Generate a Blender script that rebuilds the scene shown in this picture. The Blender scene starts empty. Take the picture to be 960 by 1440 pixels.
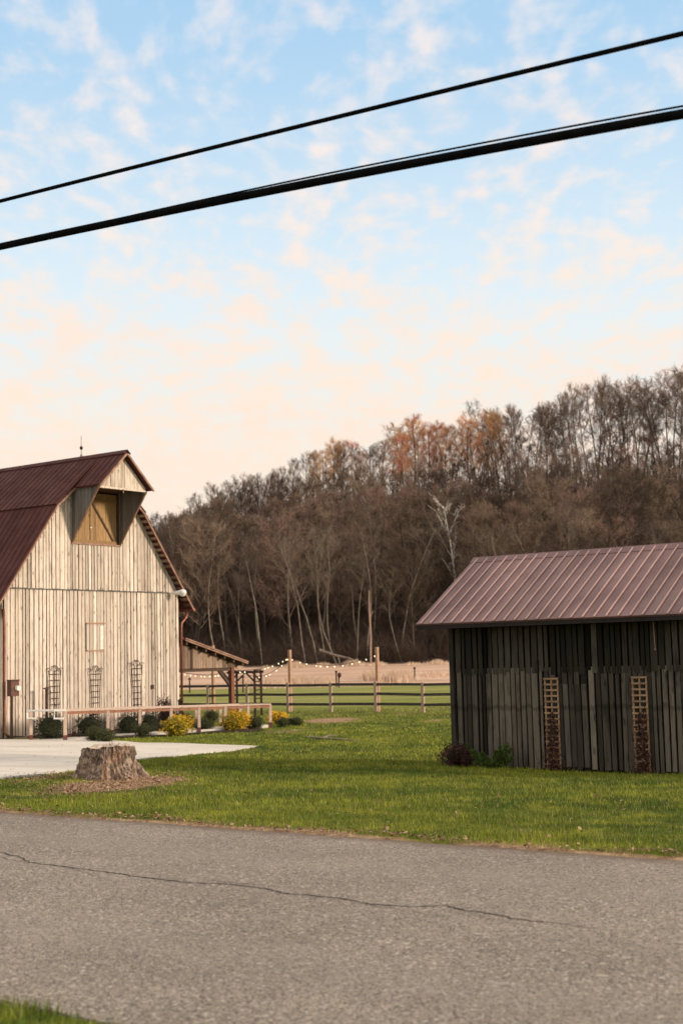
import bpy, bmesh, math, random
import numpy as np
from mathutils import Vector, Matrix, noise as mnoise

SC = bpy.context.scene
COL = SC.collection
R = math.radians
rng = random.Random(7)
nrg = np.random.default_rng(11)

# ------------------------------------------------------------------ camera
F_PX = 2000.0                       # focal length in photo pixels (photo 960 x 1440)
PITCH = math.atan(205 / F_PX)
ROLL = 0.024
fwd = Vector((0, math.cos(PITCH), math.sin(PITCH)))
up0 = Vector((0, -math.sin(PITCH), math.cos(PITCH)))
rt0 = Vector((1, 0, 0))
cam_r = rt0 * math.cos(ROLL) - up0 * math.sin(ROLL)
cam_u = rt0 * math.sin(ROLL) + up0 * math.cos(ROLL)
cd = bpy.data.cameras.new('camera')
cam = bpy.data.objects.new('camera', cd)
COL.objects.link(cam)
M = Matrix((cam_r, cam_u, -fwd)).transposed().to_4x4()
cam.matrix_world = M
cd.sensor_fit = 'VERTICAL'
cd.sensor_height = 36
cd.sensor_width = 24
cd.lens = 50
cd.clip_start = 0.1
cd.clip_end = 6000
cd.dof.use_dof = True
cd.dof.focus_distance = 21
cd.dof.aperture_fstop = 2.5
SC.camera = cam

# ------------------------------------------------------------------ light
SUN_EL = R(13)
SUN_AZ = math.atan2(0.975, -0.22)           # clockwise from +Y
SUN_DIR = Vector((math.sin(SUN_AZ) * math.cos(SUN_EL), math.cos(SUN_AZ) * math.cos(SUN_EL), math.sin(SUN_EL)))
sl = bpy.data.lights.new('sun', 'SUN')
sl.energy = 3.3
sl.angle = R(9)
sl.color = (1.0, 0.83, 0.66)
so = bpy.data.objects.new('sun', sl)
COL.objects.link(so)
so.rotation_euler = (-SUN_DIR).to_track_quat('-Z', 'Y').to_euler()

SC.view_settings.view_transform = 'Standard'
SC.view_settings.look = 'None'
SC.view_settings.exposure = 0.2
SC.view_settings.gamma = 1.0
SC.cycles.max_bounces = 6
SC.cycles.diffuse_bounces = 3
SC.cycles.glossy_bounces = 2
SC.cycles.transparent_max_bounces = 6
SC.cycles.use_denoising = True

W = bpy.data.worlds.new('World')
SC.world = W
W.use_nodes = True
nt = W.node_tree
nt.nodes.clear()


class NT:
    """small helper to wire nodes"""
    def __init__(s, tree):
        s.t = tree

    def n(s, typ, ins=None, **props):
        nd = s.t.nodes.new(typ)
        for k, v in props.items():
            setattr(nd, k, v)
        for k, v in (ins or {}).items():
            s.put(nd.inputs[k], v)
        return nd

    def put(s, sock, v):
        if isinstance(v, bpy.types.NodeSocket):
            s.t.links.new(v, sock)
        elif isinstance(v, bpy.types.Node):
            s.t.links.new(v.outputs[0], sock)
        else:
            sock.default_value = v

    def math(s, op, a, b=0.0, c=None, clamp=False):
        nd = s.n('ShaderNodeMath', operation=op, use_clamp=clamp)
        s.put(nd.inputs[0], a)
        s.put(nd.inputs[1], b)
        if c is not None:
            s.put(nd.inputs[2], c)
        return nd.outputs[0]

    def mix(s, f, a, b, blend='MIX'):
        nd = s.n('ShaderNodeMix', data_type='RGBA', blend_type=blend)
        s.put(nd.inputs[0], f)
        s.put(nd.inputs[6], a if isinstance(a, (bpy.types.NodeSocket, bpy.types.Node)) else (*a, 1)[:4])
        s.put(nd.inputs[7], b if isinstance(b, (bpy.types.NodeSocket, bpy.types.Node)) else (*b, 1)[:4])
        return nd.outputs[2]

    def ss(s, v, lo, hi, o0=0.0, o1=1.0):
        nd = s.n('ShaderNodeMapRange', interpolation_type='SMOOTHSTEP')
        s.put(nd.inputs[0], v)
        s.put(nd.inputs[1], lo)
        s.put(nd.inputs[2], hi)
        s.put(nd.inputs[3], o0)
        s.put(nd.inputs[4], o1)
        return nd.outputs[0]

    def noise(s, vec, scale, detail=4.0, rough=0.55, dist=0.0):
        nd = s.n('ShaderNodeTexNoise')
        if vec is not None:
            s.put(nd.inputs['Vector'], vec)
        nd.inputs['Scale'].default_value = scale
        nd.inputs['Detail'].default_value = detail
        nd.inputs['Roughness'].default_value = rough
        nd.inputs['Distortion'].default_value = dist
        return nd.outputs[0]

    def vscale(s, vec, sc):
        nd = s.n('ShaderNodeVectorMath', operation='MULTIPLY')
        s.put(nd.inputs[0], vec)
        s.put(nd.inputs[1], sc)
        return nd.outputs[0]


h = NT(nt)
tc = h.n('ShaderNodeTexCoord')
sep = h.n('ShaderNodeSeparateXYZ', {0: tc.outputs['Generated']})
dx, dy, dz = sep.outputs
dzc = h.math('MAXIMUM', dz, 0.0)
den = h.math('ADD', dzc, 0.17)
u_ = h.math('DIVIDE', dx, den)
v_ = h.math('DIVIDE', dy, den)
# rows of small clouds running away to the upper right
uv = h.n('ShaderNodeCombineXYZ', {0: u_, 1: v_, 2: 0.0})
warp = h.n('ShaderNodeTexNoise', {'Vector': uv.outputs[0]})
warp.inputs['Scale'].default_value = 2.2
warp.inputs['Detail'].default_value = 2
wv = h.n('ShaderNodeVectorMath', {0: warp.outputs['Color'], 1: (0.5, 0.5, 0.5)}, operation='SUBTRACT')
wv2 = h.vscale(wv.outputs[0], (0.16, 0.16, 0.0))
uvw = h.n('ShaderNodeVectorMath', {0: uv.outputs[0], 1: wv2}, operation='ADD')
mp = h.n('ShaderNodeMapping', {'Vector': uvw.outputs[0]})
mp.inputs['Rotation'].default_value = (0, 0, R(4))
mp.inputs['Scale'].default_value = (1.25, 0.85, 1.0)
n_puff = h.noise(mp.outputs[0], 19.0, 3.5, 0.50, 0.0)
mp2 = h.n('ShaderNodeMapping', {'Vector': uvw.outputs[0]})
mp2.inputs['Rotation'].default_value = (0, 0, R(24))
mp2.inputs['Scale'].default_value = (1.5, 0.7, 1.0)
n_rip = h.noise(mp2.outputs[0], 13.0, 3.0, 0.5, 0.0)
n_puff = h.math('ADD', h.math('MULTIPLY', n_puff, 0.6), h.math('MULTIPLY', n_rip, 0.4))
mp3 = h.n('ShaderNodeMapping', {'Vector': uvw.outputs[0]})
mp3.inputs['Scale'].default_value = (1.3, 0.5, 1.0)
n_row = h.noise(mp3.outputs[0], 7.0, 2.0, 0.5, 0.0)
n_big = h.noise(uv.outputs[0], 1.6, 2.0, 0.5, 0.0)
dens = h.math('ADD', h.math('MULTIPLY', n_puff, 0.62), h.math('ADD', h.math('MULTIPLY', n_row, 0.30), h.math('MULTIPLY', n_big, 0.10)))
lo = h.ss(dz, 0.06, 0.36, 0.35, 0.455)
hi = h.math('ADD', lo, 0.22)
cover = h.ss(dens, lo, hi)
sky = h.n('ShaderNodeTexSky', sky_type='NISHITA', sun_disc=False, sun_elevation=SUN_EL, sun_rotation=SUN_AZ,
          air_density=1.0, dust_density=0.6, ozone_density=1.2)
K = 10.0      # the Background strength is 0.1
blue = h.mix(h.ss(dz, 0.20, 0.46), (7.2, 8.3, 8.9), (3.7, 5.9, 8.1))
base = h.mix(0.93, sky.outputs[0], blue)
base = h.mix(h.ss(dz, 0.05, 0.29, 1.0, 0.0), base, (8.9, 7.45, 5.95))
ccol = h.mix(h.ss(dz, 0.16, 0.42), (8.9, 7.35, 6.1), (8.6, 7.8, 7.5))
ccol = h.mix(h.ss(n_big, 0.35, 0.7, 0.0, 0.25), ccol, (8.5, 6.6, 5.7))
skycol = h.mix(h.math('MULTIPLY', cover, h.ss(dz, 0.1, 0.4, 0.95, 0.9)), base, ccol)
# brighter, warmer sky added overhead, out of view, to light the ground
skycol = h.mix(h.ss(dz, 0.47, 0.62), skycol, (10.8, 9.3, 8.0))
low = h.ss(dz, -0.25, 0.0)
skycol = h.mix(low, (2.2, 1.8, 1.4), skycol)
bg = h.n('ShaderNodeBackground', {'Color': skycol, 'Strength': 0.1})
h.n('ShaderNodeOutputWorld', {'Surface': bg.outputs[0]})

# ------------------------------------------------------------------ frames and terrain
U = Vector((0.795, -0.6066))
U.normalize()                        # along the road, towards the viewer's right
N = Vector((-U.y, U.x))              # away from the road
ROAD0, ROAD1 = 4.83, 11.0


def interp(x, xs, ys):
    return np.interp(x, xs, ys)


RX = [-400, -140, -90, -60, -38, -26, -4, 17, 39, 70, 110, 200, 500]
RZ = [0, 1, 3, 8.5, 16.2, 20.8, 28.2, 31.0, 32.2, 33.6, 34.2, 34, 30]
S_ = [-40, 4.7, 11.3, 14.6, 19, 23.6, 28, 32.5, 40, 50, 90, 5000]
Z_ = [-1.6, -1.69, -1.69, -1.78, -1.95, -2.16, -2.36, -2.5, -2.46, -2.36, -2.3, -2.3]


def ter(X, Y):
    X = np.asarray(X, float)
    Y = np.asarray(Y, float)
    s = X * N.x + Y * N.y
    z = 0.25 * (interp(s - 1.2, S_, Z_) + interp(s + 1.2, S_, Z_)) + 0.5 * interp(s, S_, Z_)
    fr = np.clip((Y - 108) / 42, 0, 1)
    z = z + fr * 1.5
    ridge = interp(X, RX, RZ)
    t = np.clip((Y - 150) / 140, 0, 1)
    hill = (ridge + 0.8) * (0.35 * t + 0.65 * t ** 1.7)
    back = np.clip(Y - 300, 0, 400)
    hill = np.maximum(hill - back * 0.16, 0)
    bump = np.clip((Y - 155) / 40, 0, 1) * 0.8 * (np.sin(X * .21 + Y * .05) * np.cos(Y * .17 - X * .06))
    z = z + hill + bump
    # gentle unevenness of the lawn
    soft = np.clip((s - 11.5) / 3, 0, 1) * np.clip((150 - Y) / 40, 0, 1)
    z = z + soft * 0.018 * (np.sin(X * 1.3 + np.sin(Y * .9) * 1.2) + np.cos(Y * 1.1 + X * .4))
    return z


def tz(x, y):
    return float(ter(x, y))


def ray(px, py):
    d = cam_r * ((px - 480) / F_PX) + cam_u * ((720 - py) / F_PX) + fwd
    return d


def G(px, py):
    """where a sight line meets the ground"""
    d = ray(px, py)
    k = 5.0
    prev = k
    while k < 3000:
        p = d * k
        if p.z < tz(p.x, p.y):
            lo_, hi_ = prev, k
            for _ in range(30):
                m = (lo_ + hi_) / 2
                q = d * m
                if q.z < tz(q.x, q.y):
                    hi_ = m
                else:
                    lo_ = m
            q = d * hi_
            return Vector((q.x, q.y, tz(q.x, q.y)))
        prev = k
        k *= 1.01
    return d * 300


def AT(px, py, Y):
    d = ray(px, py)
    return d * (Y / d.y)


def proj(p):
    p = Vector(p)
    zc = p.dot(fwd)
    return 480 + F_PX * p.dot(cam_r) / zc, 720 - F_PX * p.dot(cam_u) / zc


def on_plane(px, py, org, nrm):
    d = ray(px, py)
    k = Vector(org).dot(nrm) / d.dot(nrm)
    return d * k


# ------------------------------------------------------------------ mesh helpers
class MB:
    def __init__(s):
        s.v = []
        s.f = []
        s.m = []

    def add(s, vs, fs, mi=0):
        o = len(s.v)
        s.v.extend([tuple(v) for v in vs])
        for f in fs:
            s.f.append(tuple(i + o for i in f))
            s.m.append(mi)

    def hexa(s, c, mi=0):
        s.add(c, [(0, 3, 2, 1), (4, 5, 6, 7), (0, 1, 5, 4), (1, 2, 6, 5), (2, 3, 7, 6), (3, 0, 4, 7)], mi)

    def fbox(s, F, a0, a1, b0, b1, z0, z1, mi=0):
        s.hexa([F(a0, b0, z0), F(a1, b0, z0), F(a1, b1, z0), F(a0, b1, z0),
                F(a0, b0, z1), F(a1, b0, z1), F(a1, b1, z1), F(a0, b1, z1)], mi)

    def box(s, c, sx, sy, sz, rz=0.0, mi=0):
        ca, sa = math.cos(rz), math.sin(rz)
        F = lambda a, b, z: (c[0] + a * ca - b * sa, c[1] + a * sa + b * ca, c[2] + z)
        s.fbox(F, -sx / 2, sx / 2, -sy / 2, sy / 2, -sz / 2, sz / 2, mi)

    def prism(s, F, poly, c0, c1, mi=0):
        n = len(poly)
        vs = [F(t, c0, z) for t, z in poly] + [F(t, c1, z) for t, z in poly]
        fs = [tuple(range(n))[::-1], tuple(range(n, 2 * n))]
        fs += [(i, (i + 1) % n, n + (i + 1) % n, n + i) for i in range(n)]
        s.add(vs, fs, mi)

    def beam(s, p0, p1, w, hgt, mi=0, up=(0, 0, 1)):
        p0, p1 = Vector(p0), Vector(p1)
        d = (p1 - p0).normalized()
        upv = Vector(up)
        if abs(d.dot(upv)) > .98:
            upv = Vector((U.x, U.y, 0))
        a = d.cross(upv).normalized() * (w / 2)
        b = a.cross(d).normalized() * (hgt / 2)
        s.hexa([p0 - a - b, p0 + a - b, p1 + a - b, p1 - a - b, p0 - a + b, p0 + a + b, p1 + a + b, p1 - a + b], mi)

    def tube(s, pts, r, n=8, mi=0, caps=True):
        pts = [Vector(p) for p in pts]
        rs = r if isinstance(r, (list, tuple)) else [r] * len(pts)
        o = len(s.v)
        ref = Vector((0.13, 0.31, 0.94)).normalized()
        for i, p in enumerate(pts):
            d = (pts[min(i + 1, len(pts) - 1)] - pts[max(i - 1, 0)]).normalized()
            a = d.cross(ref if abs(d.dot(ref)) < .95 else Vector((1, 0, 0))).normalized()
            b = d.cross(a)
            for k in range(n):
                an = 2 * math.pi * k / n
                s.v.append(tuple(p + (a * math.cos(an) + b * math.sin(an)) * rs[i]))
        for i in range(len(pts) - 1):
            for k in range(n):
                s.f.append((o + i * n + k, o + i * n + (k + 1) % n, o + (i + 1) * n + (k + 1) % n, o + (i + 1) * n + k))
                s.m.append(mi)
        if caps:
            s.f.append(tuple(o + k for k in range(n))[::-1])
            s.m.append(mi)
            e = o + (len(pts) - 1) * n
            s.f.append(tuple(e + k for k in range(n)))
            s.m.append(mi)

    def ball(s, c, rx, ry, rz, seg=12, ring=8, mi=0, jit=0.0):
        o = len(s.v)
        for i in range(ring + 1):
            th = math.pi * i / ring
            for k in range(seg):
                ph = 2 * math.pi * k / seg
                j = 1 + (rng.uniform(-jit, jit) if jit else 0)
                s.v.append((c[0] + rx * j * math.sin(th) * math.cos(ph), c[1] + ry * j * math.sin(th) * math.sin(ph), c[2] + rz * j * math.cos(th)))
        for i in range(ring):
            for k in range(seg):
                s.f.append((o + i * seg + k, o + (i + 1) * seg + k, o + (i + 1) * seg + (k + 1) % seg, o + i * seg + (k + 1) % seg))
                s.m.append(mi)

    def build(s, name, mats, parent=None, origin=None, smooth=False, recalc=True, bevel=0.0):
        me = bpy.data.meshes.new(name)
        if parent is not None and origin is None:
            origin = parent.matrix_world.translation if parent.parent is None else parent['org']
            origin = tuple(parent['org']) if 'org' in parent else tuple(parent.location)
        ox, oy, oz = origin if origin is not None else (0, 0, 0)
        me.from_pydata([(x - ox, y - oy, z - oz) for x, y, z in s.v], [], s.f)
        if not isinstance(mats, (list, tuple)):
            mats = [mats]
        for m_ in mats:
            me.materials.append(m_)
        if len(mats) > 1:
            me.polygons.foreach_set('material_index', s.m)
        if recalc:
            bm = bmesh.new()
            bm.from_mesh(me)
            bmesh.ops.recalc_face_normals(bm, faces=bm.faces)
            bm.to_mesh(me)
            bm.free()
        if smooth:
            me.polygons.foreach_set('use_smooth', [True] * len(me.polygons))
        me.update()
        o = bpy.data.objects.new(name, me)
        COL.objects.link(o)
        if parent is not None:
            o.parent = parent
            WORG[o.name] = (ox, oy, oz)
        else:
            o.location = (ox, oy, oz)
        if bevel:
            b = o.modifiers.new('bevel', 'BEVEL')
            b.width = bevel
            b.segments = 1
            b.limit_method = 'ANGLE'
        return o


WORG = {}


def mkpart(mb, name, mat, parent, **kw):
    """a part (or sub-part) whose mesh is given in world coordinates"""
    top = parent
    while top.parent is not None:
        top = top.parent
    return mb.build(name, mat, parent=parent, origin=tuple(top.location), **kw)


def tag(o, label=None, cat=None, group=None, kind=None):
    if label:
        o['label'] = label
    if cat:
        o['category'] = cat
    if group:
        o['group'] = group
    if kind:
        o['kind'] = kind
    return o


def thing(name, loc, label, cat, group=None):
    o = bpy.data.objects.new(name, None)
    COL.objects.link(o)
    o.location = tuple(loc)
    o.empty_display_size = 0.2
    return tag(o, label, cat, group)


def solo(mb, name, mat, loc, label, cat, group=None, **kw):
    o = mb.build(name, mat, origin=tuple(loc), **kw)
    return tag(o, label, cat, group)


def copy_tree(o, parent=None):
    c = o.copy()
    COL.objects.link(c)
    c.parent = parent
    for ch in list(o.children):
        copy_tree(ch, c)
    return c


def np_mesh(name, verts, loops, nper, mat, attrs=None, smooth=False):
    """verts (n,3) array, faces of nper corners each in loops (flat)"""
    me = bpy.data.meshes.new(name)
    nv = len(verts)
    nf = len(loops) // nper
    me.vertices.add(nv)
    me.vertices.foreach_set('co', np.ascontiguousarray(verts, dtype=np.float32).ravel())
    me.loops.add(len(loops))
    me.loops.foreach_set('vertex_index', np.ascontiguousarray(loops, dtype=np.int32))
    me.polygons.add(nf)
    me.polygons.foreach_set('loop_start', np.arange(0, len(loops), nper, dtype=np.int32))
    me.update(calc_edges=True)
    if smooth:
        me.polygons.foreach_set('use_smooth', np.ones(nf, dtype=bool))
    for k, arr in (attrs or {}).items():
        a = me.attributes.new(k, 'FLOAT', 'POINT')
        a.data.foreach_set('value', np.ascontiguousarray(arr, dtype=np.float32))
    me.materials.append(mat)
    o = bpy.data.objects.new(name, me)
    COL.objects.link(o)
    return o


# ------------------------------------------------------------------ materials
def new_mat(name):
    m = bpy.data.materials.new(name)
    m.use_nodes = True
    m.node_tree.nodes.clear()
    k = NT(m.node_tree)
    b = k.n('ShaderNodeBsdfPrincipled')
    k.n('ShaderNodeOutputMaterial', {'Surface': b.outputs[0]})
    return m, k, b


def bump(k, b, hgt, strength=0.4, dist=0.02):
    bp = k.n('ShaderNodeBump', {'Height': hgt, 'Strength': strength, 'Distance': dist})
    k.put(b.inputs['Normal'], bp.outputs[0])


def simple(name, c1, c2=None, scale=6.0, rough=0.8, metal=0.0, bmp=0.2, stretch=(1, 1, 1), island=0.0, emit=None, spec=0.3):
    m, k, b = new_mat(name)
    g = k.n('ShaderNodeNewGeometry')
    tcn = k.n('ShaderNodeTexCoord')
    vec = k.vscale(tcn.outputs['Object'], stretch)
    n1 = k.noise(vec, scale, 5.0, 0.6)
    c2 = c2 or tuple(x * 0.6 for x in c1)
    col = k.mix(k.ss(n1, 0.3, 0.7), c1, c2)
    if island:
        v = k.ss(g.outputs['Random Per Island'], 0, 1, 1 - island, 1 + island)
        hs = k.n('ShaderNodeHueSaturation', {'Value': v, 'Color': col})
        col = hs.outputs[0]
    k.put(b.inputs['Base Color'], col)
    b.inputs['Roughness'].default_value = rough
    b.inputs['Metallic'].default_value = metal
    b.inputs['Specular IOR Level'].default_value = spec
    if bmp:
        bump(k, b, n1, bmp, 0.02)
    if emit:
        k.put(b.inputs['Emission Color'], (*emit[:3], 1))
        b.inputs['Emission Strength'].default_value = emit[3]
    return m


def board_mat(name, ca, cb, cdark, knots=0.6, var=0.3, weather=0.5, bands=None):
    """weathered vertical boards, grain running up the wall"""
    m, k, b = new_mat(name)
    g = k.n('ShaderNodeNewGeometry')
    pos = g.outputs['Position']
    isl = g.outputs['Random Per Island']
    off = k.n('ShaderNodeCombineXYZ', {0: k.math('MULTIPLY', isl, 37.0), 1: k.math('MULTIPLY', isl, 91.0), 2: k.math('MULTIPLY', isl, 53.0)})
    pv = k.n('ShaderNodeVectorMath', {0: pos, 1: off.outputs[0]}, operation='ADD').outputs[0]
    grain = k.noise(k.vscale(pv, (22, 22, 1.1)), 1.6, 6.0, 0.65, 0.6)
    fine = k.noise(k.vscale(pv, (90, 90, 3.0)), 1.2, 3.0, 0.6)
    blot = k.noise(k.vscale(pv, (1.8, 1.8, 0.8)), 1.3, 4.0, 0.6)
    col = k.mix(isl, ca, cb)
    wn = k.n('ShaderNodeTexWhiteNoise', {'W': isl}, noise_dimensions='1D')
    hs = k.n('ShaderNodeHueSaturation', {'Value': k.ss(wn.outputs[0], 0, 1, 1 - var, 1 + var * 0.6), 'Color': col})
    col = hs.outputs[0]
    col = k.mix(k.math('MULTIPLY', k.ss(grain, 0.46, 0.74), 0.8), col, cdark)
    col = k.mix(k.math('MULTIPLY', k.ss(fine, 0.52, 0.8), 0.35), col, cdark)
    col = k.mix(k.math('MULTIPLY', k.ss(blot, 0.5, 0.8), weather), col, cdark)
    vor = k.n('ShaderNodeTexVoronoi', {'Vector': k.vscale(pv, (5.5, 5.5, 1.9)), 'Scale': 1.0})
    kn = k.math('MULTIPLY', k.ss(vor.outputs[0], 0.07, 0.19, 1.0, 0.0), knots)
    col = k.mix(kn, col, tuple(x * 0.35 for x in cdark))
    sepz = k.n('ShaderNodeSeparateXYZ', {0: pos}).outputs[2]
    wobble = k.noise(pv, 3.0, 2.0, 0.5)
    for z0, wd, st in (bands or []):
        dd = k.math('ABSOLUTE', k.math('SUBTRACT', k.math('ADD', sepz, k.math('MULTIPLY', k.math('SUBTRACT', wobble, 0.5), 0.25)), z0))
        col = k.mix(k.math('MULTIPLY', k.ss(dd, wd * 0.3, wd, 1.0, 0.0), st), col, tuple(x * 0.45 for x in cdark))
    k.put(b.inputs['Base Color'], col)
    b.inputs['Roughness'].default_value = 0.92
    b.inputs['Specular IOR Level'].default_value = 0.08
    bump(k, b, k.math('ADD', grain, fine), 0.5, 0.012)
    return m


M_barnboard = board_mat('barn_boards', (.76, .655, .545), (.60, .505, .41), (.17, .115, .082), 0.7, 0.2, 0.55,
                       bands=[(-2.45, 0.75, 0.55)])
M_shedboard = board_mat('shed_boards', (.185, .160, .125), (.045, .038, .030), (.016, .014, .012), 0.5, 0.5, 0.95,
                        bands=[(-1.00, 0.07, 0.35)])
M_shedupper = board_mat('shed_upper_boards', (.085, .074, .058), (.024, .021, .017), (.012, .010, .008), 0.4, 0.65, 0.9)  # upper course made darker: shade of the eave put into the board colour
M_greyboard = board_mat('hood_boards', (.24, .22, .20), (.17, .155, .14), (.07, .055, .045), 0.4, 0.3, 0.5)
M_doorwood = board_mat('door_boards', (.46, .29, .14), (.33, .21, .105), (.15, .085, .045), 0.6, 0.2, 0.55)
M_leanboard = board_mat('lean_to_boards', (.42, .30, .22), (.17, .11, .08), (.06, .038, .028), 0.4, 0.55, 0.8)
M_dark = simple('dark_backing', (.008, .007, .006), (.012, .010, .008), rough=1.0, bmp=0, spec=0.0)
M_darkwood = simple('dark_timber', (.10, .055, .035), (.05, .03, .02), 5, 0.8, stretch=(3, 3, 1), island=.2)
M_eave = simple('eave_timber', (.030, .022, .018), (.018, .014, .012), 5, 0.9)
M_leanpost = simple('red_brown_timber', (.22, .085, .05), (.14, .055, .035), 5, 0.8, stretch=(3, 3, 1))
M_postwood = simple('post_timber', (.42, .25, .16), (.28, .165, .11), 6, 0.8, stretch=(6, 6, 1), island=.25)
M_reddish = simple('stained_rail', (.58, .45, .36), (.44, .31, .24), 7, 0.7, stretch=(3, 3, 2), island=.2)
M_redbase = simple('stained_post_foot', (.17, .055, .04), (.10, .035, .03), 8, 0.75)
M_fencepost = simple('fence_post_wood', (.38, .285, .21), (.22, .16, .12), 6, 0.85, stretch=(6, 6, 1), island=.3)
M_fencerail = simple('fence_rail_wood', (.075, .06, .055), (.035, .028, .026), 4, 0.9, stretch=(1, 1, 5), island=.3)
M_copper = simple('copper_gutter', (.24, .085, .05), (.14, .05, .035), 5, 0.45, 0.5, spec=.5)
M_trim = simple('roof_edge_trim', (.34, .20, .135), (.18, .095, .065), 4, 0.6, 0.1)
M_iron = simple('wrought_iron', (.035, .022, .018), (.07, .03, .02), 20, 0.6, 0.4)
M_black = simple('black_rubber', (.006, .006, .007), (.010, .010, .011), 10, 1.0, spec=.0)
M_white = simple('white_enamel', (.80, .80, .78), (.70, .69, .66), 5, 0.35)
M_pipe = simple('white_handrail', (.86, .83, .78), (.80, .75, .68), 5, 0.4)
M_bulb = simple('warm_bulb', (.9, .8, .6), (.9, .8, .6), 5, 0.3, bmp=0, emit=(1.0, .80, .52, 1.5))
M_lamp_glass = simple('lamp_glass', (.75, .72, .66), (.65, .62, .57), 5, 0.25)
M_stone = simple('foundation_stone', (.30, .25, .19), (.17, .14, .11), 3, 0.9)


def roof_mat(name, c1, c2, rough, spec=0.45, metal=0.0):
    m, k, b = new_mat(name)
    g = k.n('ShaderNodeNewGeometry')
    n1 = k.noise(g.outputs['Position'], 1.3, 5.0, 0.6)
    n2 = k.noise(g.outputs['Position'], 14.0, 3.0, 0.6)
    col = k.mix(k.ss(n1, .35, .7), c1, c2)
    col = k.mix(k.ss(n2, .62, .8, 0, .25), col, tuple(x * 1.5 for x in c1))
    al = k.n('ShaderNodeVectorMath', {0: g.outputs['Position'], 1: (U.x, U.y, 0)}, operation='DOT_PRODUCT').outputs['Value']
    sheet = k.math('FLOOR', k.math('DIVIDE', al, .93))
    wn = k.n('ShaderNodeTexWhiteNoise', {'W': sheet}, noise_dimensions='1D')
    cv = k.n('ShaderNodeCombineXYZ', {0: k.math('MULTIPLY', al, 9.0), 1: sheet, 2: k.math('MULTIPLY', k.n('ShaderNodeSeparateXYZ', {0: g.outputs['Position']}).outputs[2], 0.9)})
    strk = k.noise(cv.outputs[0], 1.0, 4.0, .65)
    col = k.mix(k.ss(strk, .5, .8, 0, .45), col, tuple(x * .62 for x in c2))
    hv = k.n('ShaderNodeHueSaturation', {'Value': k.ss(wn.outputs[0], 0, 1, .86, 1.12), 'Color': col})
    k.put(b.inputs['Base Color'], hv.outputs[0])
    k.put(b.inputs['Roughness'], k.ss(k.math('ADD', k.math('MULTIPLY', strk, .5), k.math('MULTIPLY', n1, .5)), .35, .65, rough - .12, rough + .14))
    b.inputs['Metallic'].default_value = metal
    b.inputs['Specular IOR Level'].default_value = spec
    bump(k, b, k.noise(g.outputs['Position'], 2.2, 2.0, .5), 0.12, 0.05)
    return m


M_barnroof = roof_mat('maroon_metal_roof', (.078, .024, .020), (.060, .019, .017), 0.66, 0.15)
M_shedroof = roof_mat('faded_red_metal_roof', (.165, .080, .084), (.130, .066, .070), 0.42)
M_shedrib = roof_mat('faded_red_roof_rib', (.56, .35, .30), (.46, .29, .25), 0.42)


def concrete():
    m, k, b = new_mat('concrete')
    g = k.n('ShaderNodeNewGeometry')
    p = g.outputs['Position']
    n1 = k.noise(p, 0.5, 5, .6)
    n2 = k.noise(p, 40, 3, .6)
    col = k.mix(k.ss(n1, .3, .7), (.66, .61, .53), (.54, .50, .43))
    col = k.mix(k.ss(n2, .45, .75, 0, .35), col, (.50, .45, .38))
    for vec, per, off in (((U.x, U.y, 0), 3.4, .7), ((N.x, N.y, 0), 3.6, 1.9)):
        d = k.n('ShaderNodeVectorMath', {0: p, 1: vec}, operation='DOT_PRODUCT').outputs['Value']
        pp = k.math('PINGPONG', k.math('ADD', d, off), per / 2)
        col = k.mix(k.ss(pp, .012, .03, .75, 0), col, (.16, .14, .12))
    n3 = k.noise(p, 1.7, 5, .7)
    col = k.mix(k.ss(n3, .56, .72, 0, .3), col, (.36, .31, .25))
    k.put(b.inputs['Base Color'], col)
    b.inputs['Roughness'].default_value = .85
    bump(k, b, n2, .2, .005)
    return m


M_concrete = concrete()


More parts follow.
